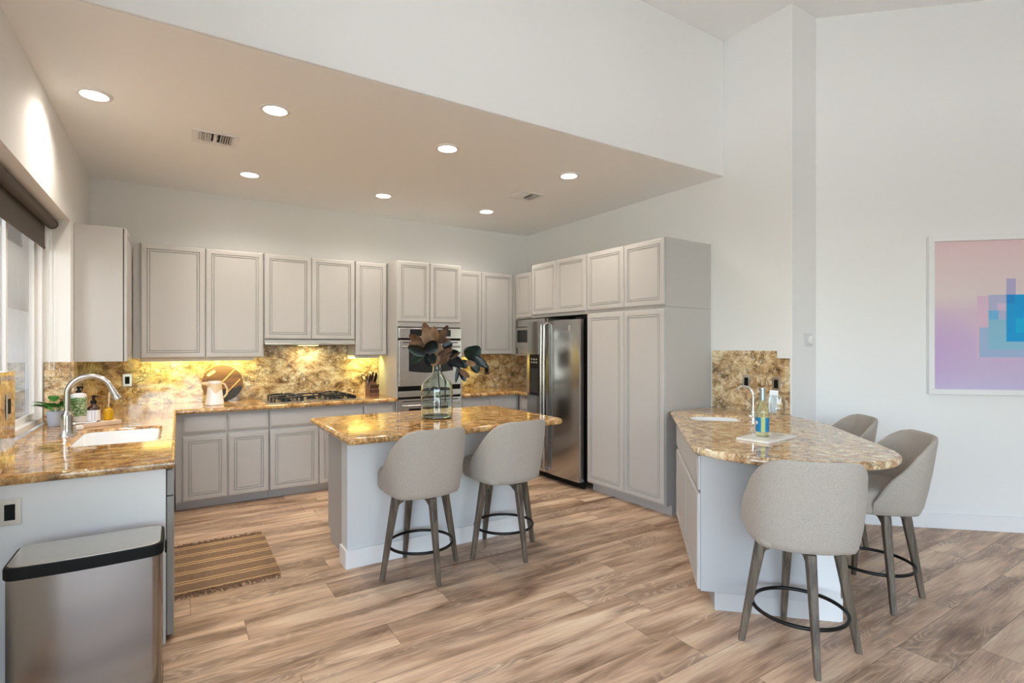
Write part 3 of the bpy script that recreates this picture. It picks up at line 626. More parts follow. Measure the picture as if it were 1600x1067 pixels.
# ------------------------------------------------------------------ stools
def interp(a, K=((0, 0), (28, .0), (45, .045), (60, .15), (75, .33), (88, .58), (98, .82), (104, .97), (119, 1.1))):
    for (x0, y0), (x1, y1) in zip(K, K[1:]):
        if a <= x1: return y0+(y1-y0)*(a-x0)/(x1-x0)
    return K[-1][1]
def make_stool(label, loc, rz):
    t = thing('bar_stool', label, 'stool', loc, rz, 'upholstered swivel bar stools')
    # shell
    bm = B(); n = 44; TH = R(107); rings = []
    for i in range(n+1):
        s = -1+2*i/n; th = s*TH; sg = lambda v, p=.78: math.copysign(abs(v)**p, v)
        px, py = .262*sg(sin(th)), -.245*sg(cos(th)); a = abs(math.degrees(th))
        u = min(1, max(0, (a-30)/(120-30))); u = interp(a)
        zt = .982-.335*u
        if a > 99: zt -= .06*((a-99)/8)**2
        zt = max(zt, .63); h = zt
        sec = [(.60, .532), (.80, .533), (.895, .546), (.95, .578), (.985, .575+(h-.575)*.22), (1.0, .575+(h-.575)*.5), (1.0, .575+(h-.575)*.75), (.995, h-.022), (.98, h-.006), (.95, h), (.915, h-.004), (.885, h-.02), (.865, .575+(h-.575)*.75), (.855, .575+(h-.575)*.45), (.83, .60), (.78, .57)]
        end = 1.0
        if i in (0, n): end = .55
        m = .93
        rings.append([(px*(m+(k-m)*end), py*(m+(k-m)*end)-.06*max(0, (z-.60)/.38), z if end == 1 else .58+(z-.58)*.94) for k, z in sec])
    rs = [[bm.verts.new(p) for p in r_] for r_ in rings]; q = len(rs[0])
    for a, b in zip(rs, rs[1:]):
        for k in range(q): bm.faces.new((a[k], a[(k+1) % q], b[(k+1) % q], b[k]))
    bm.faces.new(rs[0]); bm.faces.new(rs[-1][::-1])
    obj('backrest', bm, 'linen', t, 60)
    bm = B(); pl = superell(.228, .232, .36, 64); ring = lambda f, z: [(x*f, y*f+.040, z) for x, y in pl]
    rings_mesh(bm, [ring(.85, .534), ring(.96, .538), ring(1.0, .56), ring(1.0, .63), ring(.985, .655), ring(.94, .672), ring(.8, .682), ring(.5, .688), ring(.15, .69)])
    obj('seat', bm, 'linen', t, 60)
    bm = B()
    for k in range(2):
        m = Matrix.Rotation(pi/2*k, 4, 'Z'); b2 = bx(-.165, .165, -.018, .018, .497, .530-.004*k, .003); xf(b2, m); me = bpy.data.meshes.new('x'); b2.to_mesh(me); bm.from_mesh(me); b2.free(); bpy.data.meshes.remove(me)
    for k in range(4):
        m = Matrix.Rotation(pi/2*k, 4, 'Z'); b2 = B(); pp = [(.165, .500), (.175, .44), (.155, .47), (.10, .499)]
        a = [b2.verts.new((x, -.014, z)) for x, z in pp]; c = [b2.verts.new((x, .014, z)) for x, z in pp]; b2.faces.new(a); b2.faces.new(c[::-1])
        for i in range(4): b2.faces.new((a[i], a[(i+1) % 4], c[(i+1) % 4], c[i]))
        xf(b2, m); me = bpy.data.meshes.new('x'); b2.to_mesh(me); bm.from_mesh(me); b2.free(); bpy.data.meshes.remove(me)
    obj('apron', bm, 'leg', t, 30)
    for k in range(4):
        bm = B(); rr = lambda r_, w_, z: [(r_+x, y, z) for x, y in rrect(-w_*.5, w_*.5, -w_*.42, w_*.42, w_*.16, 3)]
        rings_mesh(bm, [rr(.268, .027, .0), rr(.2665, .030, .006), rr(.222, .040, .26), rr(.178, .050, .50), rr(.173, .050, .528)])
        xf(bm, Matrix.Rotation(pi/2*k, 4, 'Z')); obj('leg', bm, 'leg', t, 40)
    obj('foot_ring', lathe(B(), [(.212+.0095*cos(a*pi/5), .195+.0095*sin(a*pi/5)) for a in range(10)], 48, closed=True), 'bmetal', t)
    return t
s1 = make_stool('beige linen bar stool at the island, left of the pair', (1.367, 3.285, 0), R(2))
clone(s1, (2.018, 3.287, 0), R(3), 'beige linen bar stool at the island, nearer the refrigerator')
clone(s1, (2.615, 1.445, 0), R(-45), 'beige linen bar stool at the rounded bar end, back fully toward the room')
clone(s1, (3.552, 1.518, 0), R(45), 'beige linen bar stool seen from the side at the long edge of the bar')
clone(s1, (4.078, 2.043, 0), R(47), 'beige linen bar stool farthest along the bar, only its back showing')

# ------------------------------------------------------------------ ceiling fittings
LP = [(-.436, 4.131), (.541, 3.757), (.549, 5.296), (1.793, 5.298), (1.790, 3.762), (3.012, 5.289), (3.014, 3.771)]
LN = ['nearest the left wall and window', 'in the front row, between the window light and the middle', 'in the back row above the pitcher', 'in the back row above the cooktop end', 'in the front row above the island', 'in the back row before the fridge corner', 'in the front row nearest the pantry']
for (x, y), nm in zip(LP, LN):
    o = thing('ceiling_downlight', 'round recessed ceiling light '+nm, 'ceiling light', (x, y, ZC-.012), 0, 'recessed kitchen downlights')
    obj('trim_ring', lathe(B(), [(.072, .0115), (.072, .002), (.078, 0), (.092, .004), (.096, .0115)], 36), 'trim', o)
    obj('lens', lathe(B(), [(0, .004), (.0715, .004), (.0715, .0115), (0, .0115)], 36), 'bulb', o)
    l = bpy.data.lights.new('downlight_beam', 'SPOT'); lo = bpy.data.objects.new('downlight_beam', l); COL.objects.link(lo); lo.parent = o; lo.location = (0, 0, -.01)
    l.energy = 55; l.spot_size = R(150); l.spot_blend = .8; l.shadow_soft_size = .07; l.color = (1, .91, .79)
def vent(label, cx, cy, rz):
    o = thing('ceiling_vent', label, 'air vent', (cx, cy, ZC-.010), rz, 'ceiling air vents'); bm = B(); a, b = .15, .14
    for (x0, x1, y0, y1) in ((-a, a, -b, -b+.03), (-a, a, b-.07, b), (-a, -a+.045, -b+.03, b-.07), (a-.045, a, -b+.03, b-.07), (-.012, .012, -b+.03, b-.07)): box(bm, x0, x1, y0, y1, .001, .0095, .0015)
    obj('frame', bm, 'trim', o); obj('backing', bx(-a+.03, a-.03, -b+.02, b-.06, .0085, .0098), 'dark', o, 0)
    bm = B()
    for k in range(6):
        for s_ in (-1, 1):
            x = s_*(.03+.0155*k+.006); b2 = bx(-.001, .001, -b+.03, b-.07, -.012, .008); xf(b2, Matrix.Translation((x, 0, 0)) @ Matrix.Rotation(R(35*s_), 4, 'Y')); me = bpy.data.meshes.new('x'); b2.to_mesh(me); bm.from_mesh(me); b2.free(); bpy.data.meshes.remove(me)
    obj('louvers', bm, 'trim', o, 0); obj('lever', tube(B(), [(0, -b+.028, .002), (.004, -b+.028, -.02), (.012, -b+.02, -.035)], .003, 6), 'grayplastic', o)
vent('white ceiling air vent near the window end of the kitchen', .236, 4.52, 0)
vent('white ceiling air vent in front of the refrigerator', 3.035, 4.52, 0)

# under-cabinet lamps
def lamp_strip(label, x0, x1, y, z, e):
    o = thing('under_cabinet_light', label, 'light', (x0, y, z-.022), 0, 'under-cabinet lamps'); w_ = x1-x0
    bm = prism(B(), [(0, .021), (.06, .021), (.0, -.012)], 0, w_); xf(bm, Matrix(((0, 0, 1, 0), (1, 0, 0, 0), (0, 1, 0, 0), (0, 0, 0, 1)))); obj('housing', bm, 'wplastic', o, 0)
    nrm = Vector((0, .033, -.06)).normalized()
    b2 = bx(.01, w_-.01, -.030, .030, .0005, .0015); xf(b2, Matrix.Translation(Vector((0, .030, .0045))) @ Matrix.Rotation(R(-151.2+180), 4, 'X')); bmesh.ops.translate(b2, verts=b2.verts, vec=nrm*.003); obj('lens', b2, 'undercab', o, 0)
    l = bpy.data.lights.new('strip_glow', 'AREA'); lo = bpy.data.objects.new('strip_glow', l); COL.objects.link(lo); lo.parent = o
    l.shape = 'RECTANGLE'; l.size = w_-.02; l.size_y = .04; l.energy = e; l.color = (.97, .90, .27); lo.location = (w_/2, .045, -.010); lo.rotation_euler = (R(34), 0, 0)
lamp_strip('warm lamp strip under the large wall cabinet above the cutting board', -.30, .66, 5.985, 1.383, 3.8)
lamp_strip('warm lamp strip under the narrow wall cabinet by the ovens', 1.70, 1.98, 5.985, 1.390, 1.8)
lamp_strip('warm lamp strip under the wall cabinet right of the ovens', 2.88, 3.18, 5.985, 1.390, 1.6)
o = thing('hood_lamp', 'small lamp under the range hood', 'light', (1.10, 6.0, 1.4955)); obj('lens', bx(0, .2, 0, .06, .003, .0105), 'undercab', o, 0)
l = bpy.data.lights.new('hood_glow', 'AREA'); lo = bpy.data.objects.new('hood_glow', l); COL.objects.link(lo); lo.parent = o; l.shape = 'RECTANGLE'; l.size = .2; l.size_y = .06; l.energy = 2.0; l.color = (1, .9, .55); lo.location = (.1, .03, .001)

# ------------------------------------------------------------------ outlets, thermostat, art
def outlet(label, loc, rz, w_=.072, h_=.116):
    o = thing('power_outlet', label, 'outlet', loc, rz, 'steel outlet plates'); obj('plate', bx(-w_/2, w_/2, -.005, 0, -h_/2, h_/2, .002), 'plate', o)
    s = obj('socket', bx(-.018, .018, -.0075, -.0048, -.035, .035, .001), 'black', o, 0)
    bm = B()
    for z in (-.047, .047): tube(bm, [(0, -.0052, z), (0, -.0062, z)], .003, 8)
    obj('screw', bm, 'plate', o)
outlet('steel power outlet on the pale end panel above the trash can', (-.628, 3.159, .762), 0, .075, .116)
outlet('steel power outlet on the long backsplash left of the cutting board', (-.406, 6.179, 1.171), 0)
outlet('steel power outlet on the left wall backsplash behind the soap bottles', (-.665, 5.50, 1.16), R(90))
outlet('steel power outlet in the corner backsplash behind the leaves', (3.52, 6.179, 1.171), 0)
outlet('steel power outlet above the bar faucet', (wl(2.79)-.0195, 2.79, 1.185), R(-90))
outlet('steel power outlet behind the wine glasses', (wl(2.52)-.0195, 2.52, 1.18), R(-90))
outlet('steel power outlet on the granite at the near window edge', (-.663, 3.30, 1.22), R(90))
o = thing('thermostat', 'round white thermostat knob on a square plate on the column side', 'thermostat', (4.475, 2.396, 1.548), 0)
obj('back_plate', bx(-.06, .055, -.008, 0, -.055, .055, .004), 'panelw', o); bm = xf(lathe(B(), [(0, 0), (.041, 0), (.043, .008), (.043, .022), (.038, .028), (0, .028)], 32), Matrix.Translation((.02, -.0085, -.002)) @ Matrix.Rotation(R(90), 4, 'X')); obj('dial', bm, 'wplastic', o)
AO = Vector((RET[0], RET[1], 0))+DV*.837-DNB*.001
o = thing('framed_print', 'large white-framed abstract print of overlapping pink, lilac and blue squares', 'picture', (AO.x, AO.y, 1.103), DA)
S = 1.29; bm = B()
for a in ((0, S, 0, .042), (0, S, S-.042, S), (0, .042, .042, S-.042), (S-.042, S, .042, S-.042)): box(bm, a[0], a[1], -.04, -.0, a[2], a[3], .002)
obj('frame', bm, 'trim', o)
t = NT('pink_lilac_print'); tc = t.n('TexCoord'); sp = t.n('SeparateXYZ'); t.l(tc.outputs['Object'], sp.inputs[0])
zz = t.math('DIVIDE', sp.outputs[2], S); xx = t.math('DIVIDE', sp.outputs[0], S)
c1 = t.ramp(zz, [(0, lin(196, 188, 218)), (.3, lin(205, 180, 214)), (.52, lin(214, 192, 208)), (.62, lin(222, 208, 208)), (1, lin(228, 200, 204))])
d_ = t.math('SUBTRACT', 1, t.math('MULTIPLY', t.math('ADD', t.math('POWER', t.math('MULTIPLY', t.math('SUBTRACT', zz, .28), 3.4), 2), t.math('POWER', t.math('MULTIPLY', xx, 3.2), 2)), 1), clamp=True)
t.l(t.mix(t.math('MULTIPLY', d_, .55), c1, lin(194, 166, 212)), t.b.inputs['Base Color']); t.b.inputs['Roughness'].default_value = .25; M['print'] = t.m
RC = [((.36, .95, .30, .80), (216, 186, 206)), ((.375, .92, .303, .545), (160, 182, 216)), ((.44, .86, .366, .62), (138, 190, 214)), ((.44, .86, .61, .807), (176, 180, 212)), ((.50, .86, .68, .74), (205, 188, 214)), ((.44, .51, .61, .68), (110, 180, 222)), ((.565, .63, .735, .935), (176, 172, 208)), ((.565, .88, .43, .807), (22, 158, 220)), ((.63, .80, .50, .615), (20, 176, 224)), ((.565, .625, .735, .807), (30, 140, 214))]
bm = bx(.042, S-.042, -.012, -.010, .042, S-.042); n0 = len(bm.faces)
for k, (rc, c) in enumerate(RC):
    y = -.0125-.0003*k; v = [bm.verts.new((x, y, z)) for x, z in ((rc[0], rc[2]), (rc[1], rc[2]), (rc[1], rc[3]), (rc[0], rc[3]))]; f = bm.faces.new(v); f.material_index = k+1
obj('print', bm, [M['print']]+[simple('print_square', lin(*c), .25) for _, c in RC], o, 0)

# ------------------------------------------------------------------ things on the floor
o = thing('trash_can', 'rectangular stainless trash can with flat lid in front of the end panel', 'trash can', (-.31, 2.852, 0))
pl = [(x, y-(.016*(1-(x/.255)**2) if y < 0 else 0)) for x, y in rrect(-.255, .255, -.135, .142, .035, 5)]
pl = [q for i, q in enumerate(pl)]
k0 = max(range(len(pl)), key=lambda i: (abs(pl[i][0]-pl[(i+1) % len(pl)][0]) if pl[i][1] < 0 else 0)); p0_, p1_ = pl[k0], pl[(k0+1) % len(pl)]
pl = pl[:k0+1]+[(p0_[0]+(p1_[0]-p0_[0])*t_/14, -.135-.016*(1-((p0_[0]+(p1_[0]-p0_[0])*t_/14)/.255)**2)) for t_ in range(1, 14)]+pl[k0+1:]
bm = B(); rg = lambda f, z, p=pl: [(x*f, y*f, z) for x, y in p]
rings_mesh(bm, [rg(.985, .012), rg(.985, .60)]); obj('body', bm, 'steelv', o)
bm = B(); rings_mesh(bm, [rg(.97, 0), rg(.99, 0.002), rg(.99, .0115)]); obj('base_ring', bm, 'black', o)
bm = B(); rings_mesh(bm, [rg(1.0, .6005), rg(1.012, .606), rg(1.012, .640), rg(1.0, .648), rg(.97, .6485)]); obj('lid_rim', bm, 'black', o)
bm = B(); rings_mesh(bm, [rg(.965, .649), rg(.965, .652), rg(.955, .6535)]); obj('lid_panel', bm, 'steelx', o)
obj('latch', bx(.2595, .268, -.01, .03, .565, .615, .002), 'black', o)
o = thing('kitchen_rug', 'small brown woven rug with cream stripes and dark fringe', 'rug', (.265, 4.17, 0))
bm = B(); nx, ny = 24, 34; vs = [[bm.verts.new((-.30+.61*i/nx, -.44+.86*j/ny, .006+.0012*sin(i*1.7+j*.6))) for j in range(ny+1)] for i in range(nx+1)]
for i in range(nx):
    for j in range(ny): bm.faces.new((vs[i][j], vs[i+1][j], vs[i+1][j+1], vs[i][j+1]))
bmesh.ops.solidify(bm, geom=bm.faces[:], thickness=.005); obj('weave', bm, 'rug', o)
for sy, y in ((-1, -.44), (1, .42)):
    bm = B()
    for k in range(64):
        x = -.29+.58*k/63; a = random.uniform(-1, 1); b = random.uniform(-1, 1); ln = random.uniform(.04, .075)
        tube(bm, [(x, y, .007), (x+.008*a, y+sy*.02, .012), (x+.02*b, y+sy*ln*.7, .009+.004*a), (x+.028*b+.01*a, y+sy*ln, .004)], [.0032, .0036, .003, .002], 5)
    f = obj('fringe', bm, 'fringe', o); f['kind'] = 'stuff'

# ------------------------------------------------------------------ things on the island
o = thing('glass_vase', 'big green-tinted glass demijohn vase holding magnolia branches', 'vase', (1.735, 3.84, ZT+.0005))
outer = [(0, 0), (.105, 0), (.120, .008), (.125, .03), (.1245, .10), (.126, .20), (.122, .25), (.108, .285), (.075, .318), (.045, .345), (.034, .37), (.032, .40), (.034, .425), (.039, .435)]
inner = [(.035, .437), (.0305, .425), (.028, .40), (.030, .37), (.041, .343), (.071, .314), (.104, .281), (.118, .248), (.122, .20), (.1205, .10), (.121, .032), (.114, .012), (0, .010)]
obj('glass', lathe(B(), outer+inner, 48), 'vase', o, 60)
def leaf(bm, base, dirv, up_, ln, wd_, curl=.15, mi=0):
    d = Vector(dirv).normalized(); s = d.cross(Vector(up_)).normalized(); u = s.cross(d).normalized(); base = Vector(base); n = 10; L_, C_, R_ = [], [], []
    for i in range(n+1):
        t_ = i/n; w_ = wd_*(sin(pi*min(1, t_*.93+.045))**.55)*(1-.12*t_); c = base+d*ln*t_+u*(curl*ln*(t_*t_))*-1
        L_.append(bm.verts.new(c-s*w_+u*w_*.28)); C_.append(bm.verts.new(c)); R_.append(bm.verts.new(c+s*w_+u*w_*.28))
    for i in range(n):
        for a, b in ((L_, C_), (C_, R_)):
            f = bm.faces.new((a[i], a[i+1], b[i+1], b[i])); f.material_index = mi
# image-plane directions at the vase: right and toward the viewer
rv = Vector((.844, -.536, 0)); tv = Vector((-.42, -.91, 0)); uz = Vector((0, 0, 1))
vo = Vector((1.735, 3.84, ZT))
PXM = 4.19/821      # metres per photo pixel at the vase
def ip(px, py, dep=0): return rv*((px-677)*PXM) + uz*((655-py)*PXM) + tv*dep      # offsets from the vase base
def branch(label, stem, leaves):
    o = thing('magnolia_branch', label, 'branch', vo, 0, 'magnolia branches in the vase')
    obj('stem', tube(B(), stem, [.0045-.0025*i/(len(stem)-1) for i in range(len(stem))], 7), 'twig', o)
    for nm, mt in (('brown_leaves', 'leafbrown'), ('green_leaves', 'leafdark')):
        sel = [l_ for l_ in leaves if (l_[0] == 'b') == (mt == 'leafbrown')]
        if not sel: continue
        bm = B()
        for kk, (_, x0, y0, x1, y1, dep, wpx, tilt) in enumerate(sel):
            a = ip(x0, y0, dep); b = ip(x1, y1, dep+tilt*.04); dv = b-a
            leaf(bm, a, dv, tv+uz*.35*random.uniform(-1, 1)+rv*.3*random.uniform(-1, 1), dv.length, wpx*PXM*.5, random.uniform(.0, .2), kk % 3)
        bmesh.ops.solidify(bm, geom=bm.faces[:], thickness=.0012)
        obj(nm, bm, [mt, mt+'2', mt+'3'], o, 60)
branch('upright magnolia branch with brown and green leaves in the middle of the vase', [ip(683, 640, -.03), ip(680, 600, -.01), ip(677, 570, 0), ip(674, 552, 0), ip(672, 530, 0)],
  [('b', 668, 540, 657, 508, .01, 17, .2), ('b', 668, 545, 660, 516, .04, 22, .4), ('b', 664, 548, 633, 527, .02, 17, .3), ('b', 664, 552, 634, 541, .03, 22, .5), ('b', 674, 540, 672, 514, .03, 16, .5),
   ('b', 680, 540, 694, 512, .0, 12, 0), ('b', 682, 536, 690, 517, .03, 13, .3), ('b', 672, 574, 676, 545, .05, 18, .6), ('b', 676, 566, 700, 548, .05, 16, .4), ('b', 680, 570, 696, 560, .04, 14, .4), ('b', 684, 565, 680, 540, .05, 14, .4),
   ('g', 678, 540, 658, 552, .07, 22, 1), ('g', 662, 556, 633, 545, .05, 18, .6), ('g', 664, 556, 664, 574, .06, 14, .8), ('g', 668, 556, 672, 570, .07, 16, .8), ('b', 676, 539, 698, 533, .02, 8, .2), ('g', 657, 556, 638, 570, .04, 15, .4), ('g', 686, 546, 701, 540, .0, 16, 0)])
branch('arching magnolia branch with glossy dark leaves leaning out to the right', [ip(690, 630, .0), ip(690, 600, .02), ip(679, 575, .0), ip(683, 562, .02), ip(700, 561, .04), ip(718, 560, .05), ip(731, 556, .05)],
  [('g', 692, 560, 710, 553, .05, 11, .3), ('g', 690, 558, 708, 552, .0, 12, 0), ('g', 700, 563, 716, 574, .06, 18, .6), ('g', 698, 564, 700, 576, .03, 14, .3), ('g', 722, 562, 743, 546, .06, 25, .4), ('g', 724, 560, 730, 545, .04, 18, .2), ('g', 734, 560, 754, 576, .06, 14, .4), ('g', 732, 566, 740, 585, .05, 16, .3),
   ('g', 712, 570, 706, 600, .04, 7, .2), ('b', 712, 580, 727, 592, .05, 10, .3), ('g', 714, 582, 721, 598, .03, 11, .2), ('b', 722, 568, 736, 573, .07, 10, .5), ('g', 716, 566, 722, 578, .05, 16, .3), ('b', 700, 563, 713, 553, .07, 5, .4)])
branch('thin bare magnolia twig lying crooked inside the vase', [ip(660, 622, .04), ip(672, 606, .03), ip(688, 612, .0), ip(692, 600, -.01), ip(681, 578, .0), ip(677, 566, 0)], [('g', 677, 566, 669, 556, .02, 8, 0)])

# ------------------------------------------------------------------ back counter things
o = thing('cutting_board', 'round acacia cutting board with black dipped edge leaning on the backsplash', 'cutting board', (.385, 6.068, ZT+.006))
tilt = Matrix.Translation((0, 0, 0)) @ Matrix.Rotation(R(-13), 4, 'X'); rb = .185; th_ = .018
def disc_part(bm, f, y0=-th_/2, y1=th_/2, n=72):
    poly = [p for p in [(rb*sin(2*pi*i/n), rb+rb*cos(2*pi*i/n)) for i in range(n)] if f(*p)]
    a = [bm.verts.new((x, y0, z)) for x, z in poly]; b = [bm.verts.new((x, y1, z)) for x, z in poly]; m_ = len(poly)
    bm.faces.new(a); bm.faces.new(b[::-1])
    for i in range(m_): bm.faces.new((a[i], a[(i+1) % m_], b[(i+1) % m_], b[i]))
    return xf(bm, tilt)
obj('board', disc_part(B(), lambda x, z: z > .115+.28*x), 'acacia', o, 30); obj('dipped_edge', disc_part(B(), lambda x, z: z <= .115+.28*x), 'darkstain', o, 30)
for c in (-.02, .085):
    b2 = bx(c-.005, c+.005, -th_/2-.0008, -th_/2+.001, -.13+.05*(c > 0), .14-.04*(c > 0)); xf(b2, tilt @ Matrix.Translation((.03, 0, rb+.02)) @ Matrix.Rotation(R(42), 4, 'Y')); obj('inlay_strip', b2, 'lightwood', o, 0)
b2 = prism(B(), [(x, y) for x, y in rrect(-.045, .045, -.015, .015, .0149)], -.001, .0005); xf(b2, tilt @ Matrix.Translation((-.10, -th_/2-.0005, rb+.105)) @ Matrix.Rotation(R(-35), 4, 'Y') @ Matrix.Rotation(R(90), 4, 'X')); obj('grip_slot', b2, 'splash', o, 0)
o = thing('pitcher', 'white ceramic pitcher with cream glaze, spout pointing left, on the back counter', 'pitcher', (.30, 5.83, ZT+.0005))
def pit(z): return .082-.026*z/.22
obj('jug', lathe(B(), [(0, 0), (.078, 0), (.083, .006), (pit(.06), .06), (pit(.12), .12), (pit(.2), .2), (.057, .225), (.053, .226), (.050, .21), (.055, .12), (.06, .02), (0, .015)], 36), 'white', o)
obj('spout', tube(B(), [(-.04, 0, .198), (-.07, 0, .203), (-.108, 0, .206)], [.026, .020, .014], 14), 'cream', o)
obj('handle', tube(B(), [(.05, 0, .205), (.085, 0, .195), (.106, 0, .15), (.104, 0, .10), (.078, 0, .065)], [.008, .0095, .010, .0095, .008], 10), 'cream', o)
bm = B(); n = 36; a = [bm.verts.new(((pit(.207)+.001)*cos(2*pi*i/n), (pit(.207)+.001)*sin(2*pi*i/n), .207)) for i in range(n)]; zl = [.150+.03*sin(2*pi*i/n*2+1)+.012*sin(2*pi*i/n*5) for i in range(n)]
b = [bm.verts.new(((pit(z)+.001)*cos(2*pi*i/n), (pit(z)+.001)*sin(2*pi*i/n), z)) for i, z in enumerate(zl)]
for i in range(n): bm.faces.new((a[i], a[(i+1) % n], b[(i+1) % n], b[i]))
obj('glaze', bm, 'cream', o)
o = thing('knife_block', 'reddish wooden knife block beside the oven tower', 'knife block', (1.85, 5.86, ZT+.0005))
bm = B(); pr = [(-.09, .0), (.07, 0), (.07, .225), (-.015, .13), (-.09, .075)]
for side in (0,):
    a = [bm.verts.new((-.055, y, z)) for y, z in pr]; b = [bm.verts.new((.055, y, z)) for y, z in pr]; bm.faces.new(a); bm.faces.new(b[::-1])
    for i in range(5): bm.faces.new((a[i], a[(i+1) % 5], b[(i+1) % 5], b[i]))
obj('block', bm, 'blockwood', o, 0); bm = B()
for k in range(6):
    x = -.042+.0168*k; b2 = bx(x-.005, x+.005, -.0925, -.088, .045, .075); me = bpy.data.meshes.new('x'); b2.to_mesh(me); bm.from_mesh(me); b2.free(); bpy.data.meshes.remove(me)
obj('slots', bm, 'dark', o, 0)
kb = Vector((1.85, 5.86, ZT)); ax = Vector((0, -.55, .835)).normalized()
def knife(label, x, t_, ln, w_):
    y = -.09+.16*t_; z = .082+.145*t_ if t_ < .45 else .125+(t_-.45)*.18
    p = kb+Vector((x, y, z)); k = thing('kitchen_knife', label, 'knife', p, 0, 'knives in the block')
    obj('handle', tube(B(), [ax*.004, ax*.03, ax*(ln*.7), ax*ln], [w_*.9, w_, w_*1.05, w_*.8], 8), 'black', k); obj('bolster', tube(B(), [ax*-.012, ax*.0035], w_*.8, 8), 'plate', k)
for k in range(6): knife('small black steak knife in the lower row of the block, %s' % ('leftmost', 'second from the left', 'third from the left', 'third from the right', 'second from the right', 'rightmost')[k], -.042+.0168*k, .06, .055, .0065)
for k, (x, ln) in enumerate(((-.03, .11), (.0, .13), (.03, .13), (.045, .10))): knife('long black-handled knife in the upper row of the block, %s' % ('leftmost', 'left of centre', 'right of centre', 'at the right edge')[k], x, .62+.05*(k % 2), ln, .010)
sx = thing('kitchen_scissors', 'black-handled scissors tucked at the left of the knife block', 'scissors', kb+Vector((-.05, -.03, .15)))
def loop(cx, cz, a, b, rt): return [Vector((cx+a*cos(2*pi*i/20)*cos(rt)-b*sin(2*pi*i/20)*sin(rt), -.012, cz+a*cos(2*pi*i/20)*sin(rt)+b*sin(2*pi*i/20)*cos(rt))) for i in range(21)]
obj('handle', tube(B(), loop(-.05, .062, .04, .022, R(125)), .005, 7, False), 'black', sx); obj('handle', tube(B(), loop(.005, .072, .036, .02, R(95)), .005, 7, False), 'black', sx); obj('blades', bx(-.018, -.002, -.014, -.010, -.06, .04), 'nickel', sx)

# ------------------------------------------------------------------ left counter things
o = thing('potted_plant', 'small green leafy plant in a pale grey pot on the window ledge', 'plant', (-.735, 4.885, ZT+.0005))
obj('pot', lathe(B(), [(0, 0), (.036, 0), (.040, .004), (.049, .10), (.049, .106), (.045, .106), (.042, .09), (0, .09)], 28), 'potgrey', o); obj('soil', lathe(B(), [(0, .0905), (.0415, .0905), (.0415, .096), (0, .097)], 20), 'soil', o)
bm = B(); st = B()
for k in range(19):
    a = k*2.4; el = random.uniform(.45, .98); ln = random.uniform(.065, .09); b0 = Vector((.015*cos(a), .015*sin(a), .096)); out = Vector((cos(a)*(1-el*.6), sin(a)*(1-el*.6), el)); m_ = b0+out*random.uniform(.035, .085)
    tube(st, [b0, (b0+m_)/2+Vector((0, 0, .01)), m_], .0016, 5); leaf(bm, m_, Vector((out.x, out.y, .45)), uz, ln, ln*.40, .35)
bmesh.ops.solidify(bm, geom=bm.faces[:], thickness=.001); obj('leaves', bm, 'leafgreen', o, 60); obj('stems', st, 'leafgreen', o)
tr0 = Vector((-.548, 4.647, 0)); tr1 = Vector((-.347, 4.766, 0)); td = (tr1-tr0).normalized(); tn = Vector((-td.y, td.x, 0)); ta = math.atan2(td.y, td.x)
o = obj('wooden_tray', bx(0, .235, 0, .115, 0, .030, .004), 'palewood'); o.location = (tr0.x, tr0.y, ZT+.0005); o.rotation_euler = (0, 0, ta); tag(o, 'pale wooden riser tray under the soap bottles', 'tray')
def onT(a, b): v = tr0+td*a+tn*b; return (v.x, v.y, ZT+.031)
o = thing('soap_dispenser', 'amber pump bottle with a white label on the wooden tray', 'bottle', onT(.085, .06))
obj('bottle', lathe(B(), [(0, 0), (.036, 0), (.038, .004), (.038, .088), (.034, .102), (.018, .118), (.014, .122), (.014, .130), (0, .130)], 28), 'amber', o)
obj('label', lathe(B(), [(.0384, .008), (.0386, .010), (.0386, .082), (.0384, .084)], 28), 'wplastic', o)
bm = lathe(B(), [(0, .1305), (.018, .1305), (.018, .150), (.008, .154), (.008, .172), (.012, .174), (.012, .186), (0, .188)], 18); tube(bm, [(0, 0, .18), (.02, -.02, .18), (.03, -.03, .176)], .005, 8); obj('pump', bm, 'black', o)
bm = B()
for dx in (-.5, .1): b2 = bx(.0385, .0392, dx*.03, dx*.03+.003, .012, .08); xf(b2, Matrix.Rotation(R(-80), 4, 'Z')); me = bpy.data.meshes.new('x'); b2.to_mesh(me); bm.from_mesh(me); b2.free(); bpy.data.meshes.remove(me)
obj('label_stripe', bm, simple('lavender_ink', lin(170, 165, 200), .5), o, 0)
o = thing('soap_bottle', 'tall white pump bottle with a leafy green label behind the faucet', 'bottle', (-.627, 5.055, ZT+.0005))
obj('bottle', lathe(B(), [(0, 0), (.046, 0), (.049, .004), (.049, .195), (.045, .208), (.02, .215), (.016, .217), (0, .217)], 32), 'wplastic', o); obj('label', lathe(B(), [(.0494, .045), (.0497, .047), (.0497, .183), (.0494, .185)], 32), 'greenlabel', o)
bm = lathe(B(), [(0, .2175), (.017, .2175), (.017, .232), (.007, .236), (.007, .25), (.013, .252), (.013, .263), (0, .265)], 18); tube(bm, [(0, 0, .258), (.03, -.02, .256)], .0055, 8); obj('pump', bm, 'black', o)
o = thing('oil_bottle', 'small bright yellow glass bottle on the wooden tray', 'bottle', onT(.178, .06)); obj('bottle', lathe(B(), [(0, 0), (.026, 0), (.030, .004), (.030, .062), (.026, .076), (.012, .084), (.011, .094), (0, .094)], 24), 'yellow', o); 
ob = Vector(onT(.178, .06)); 
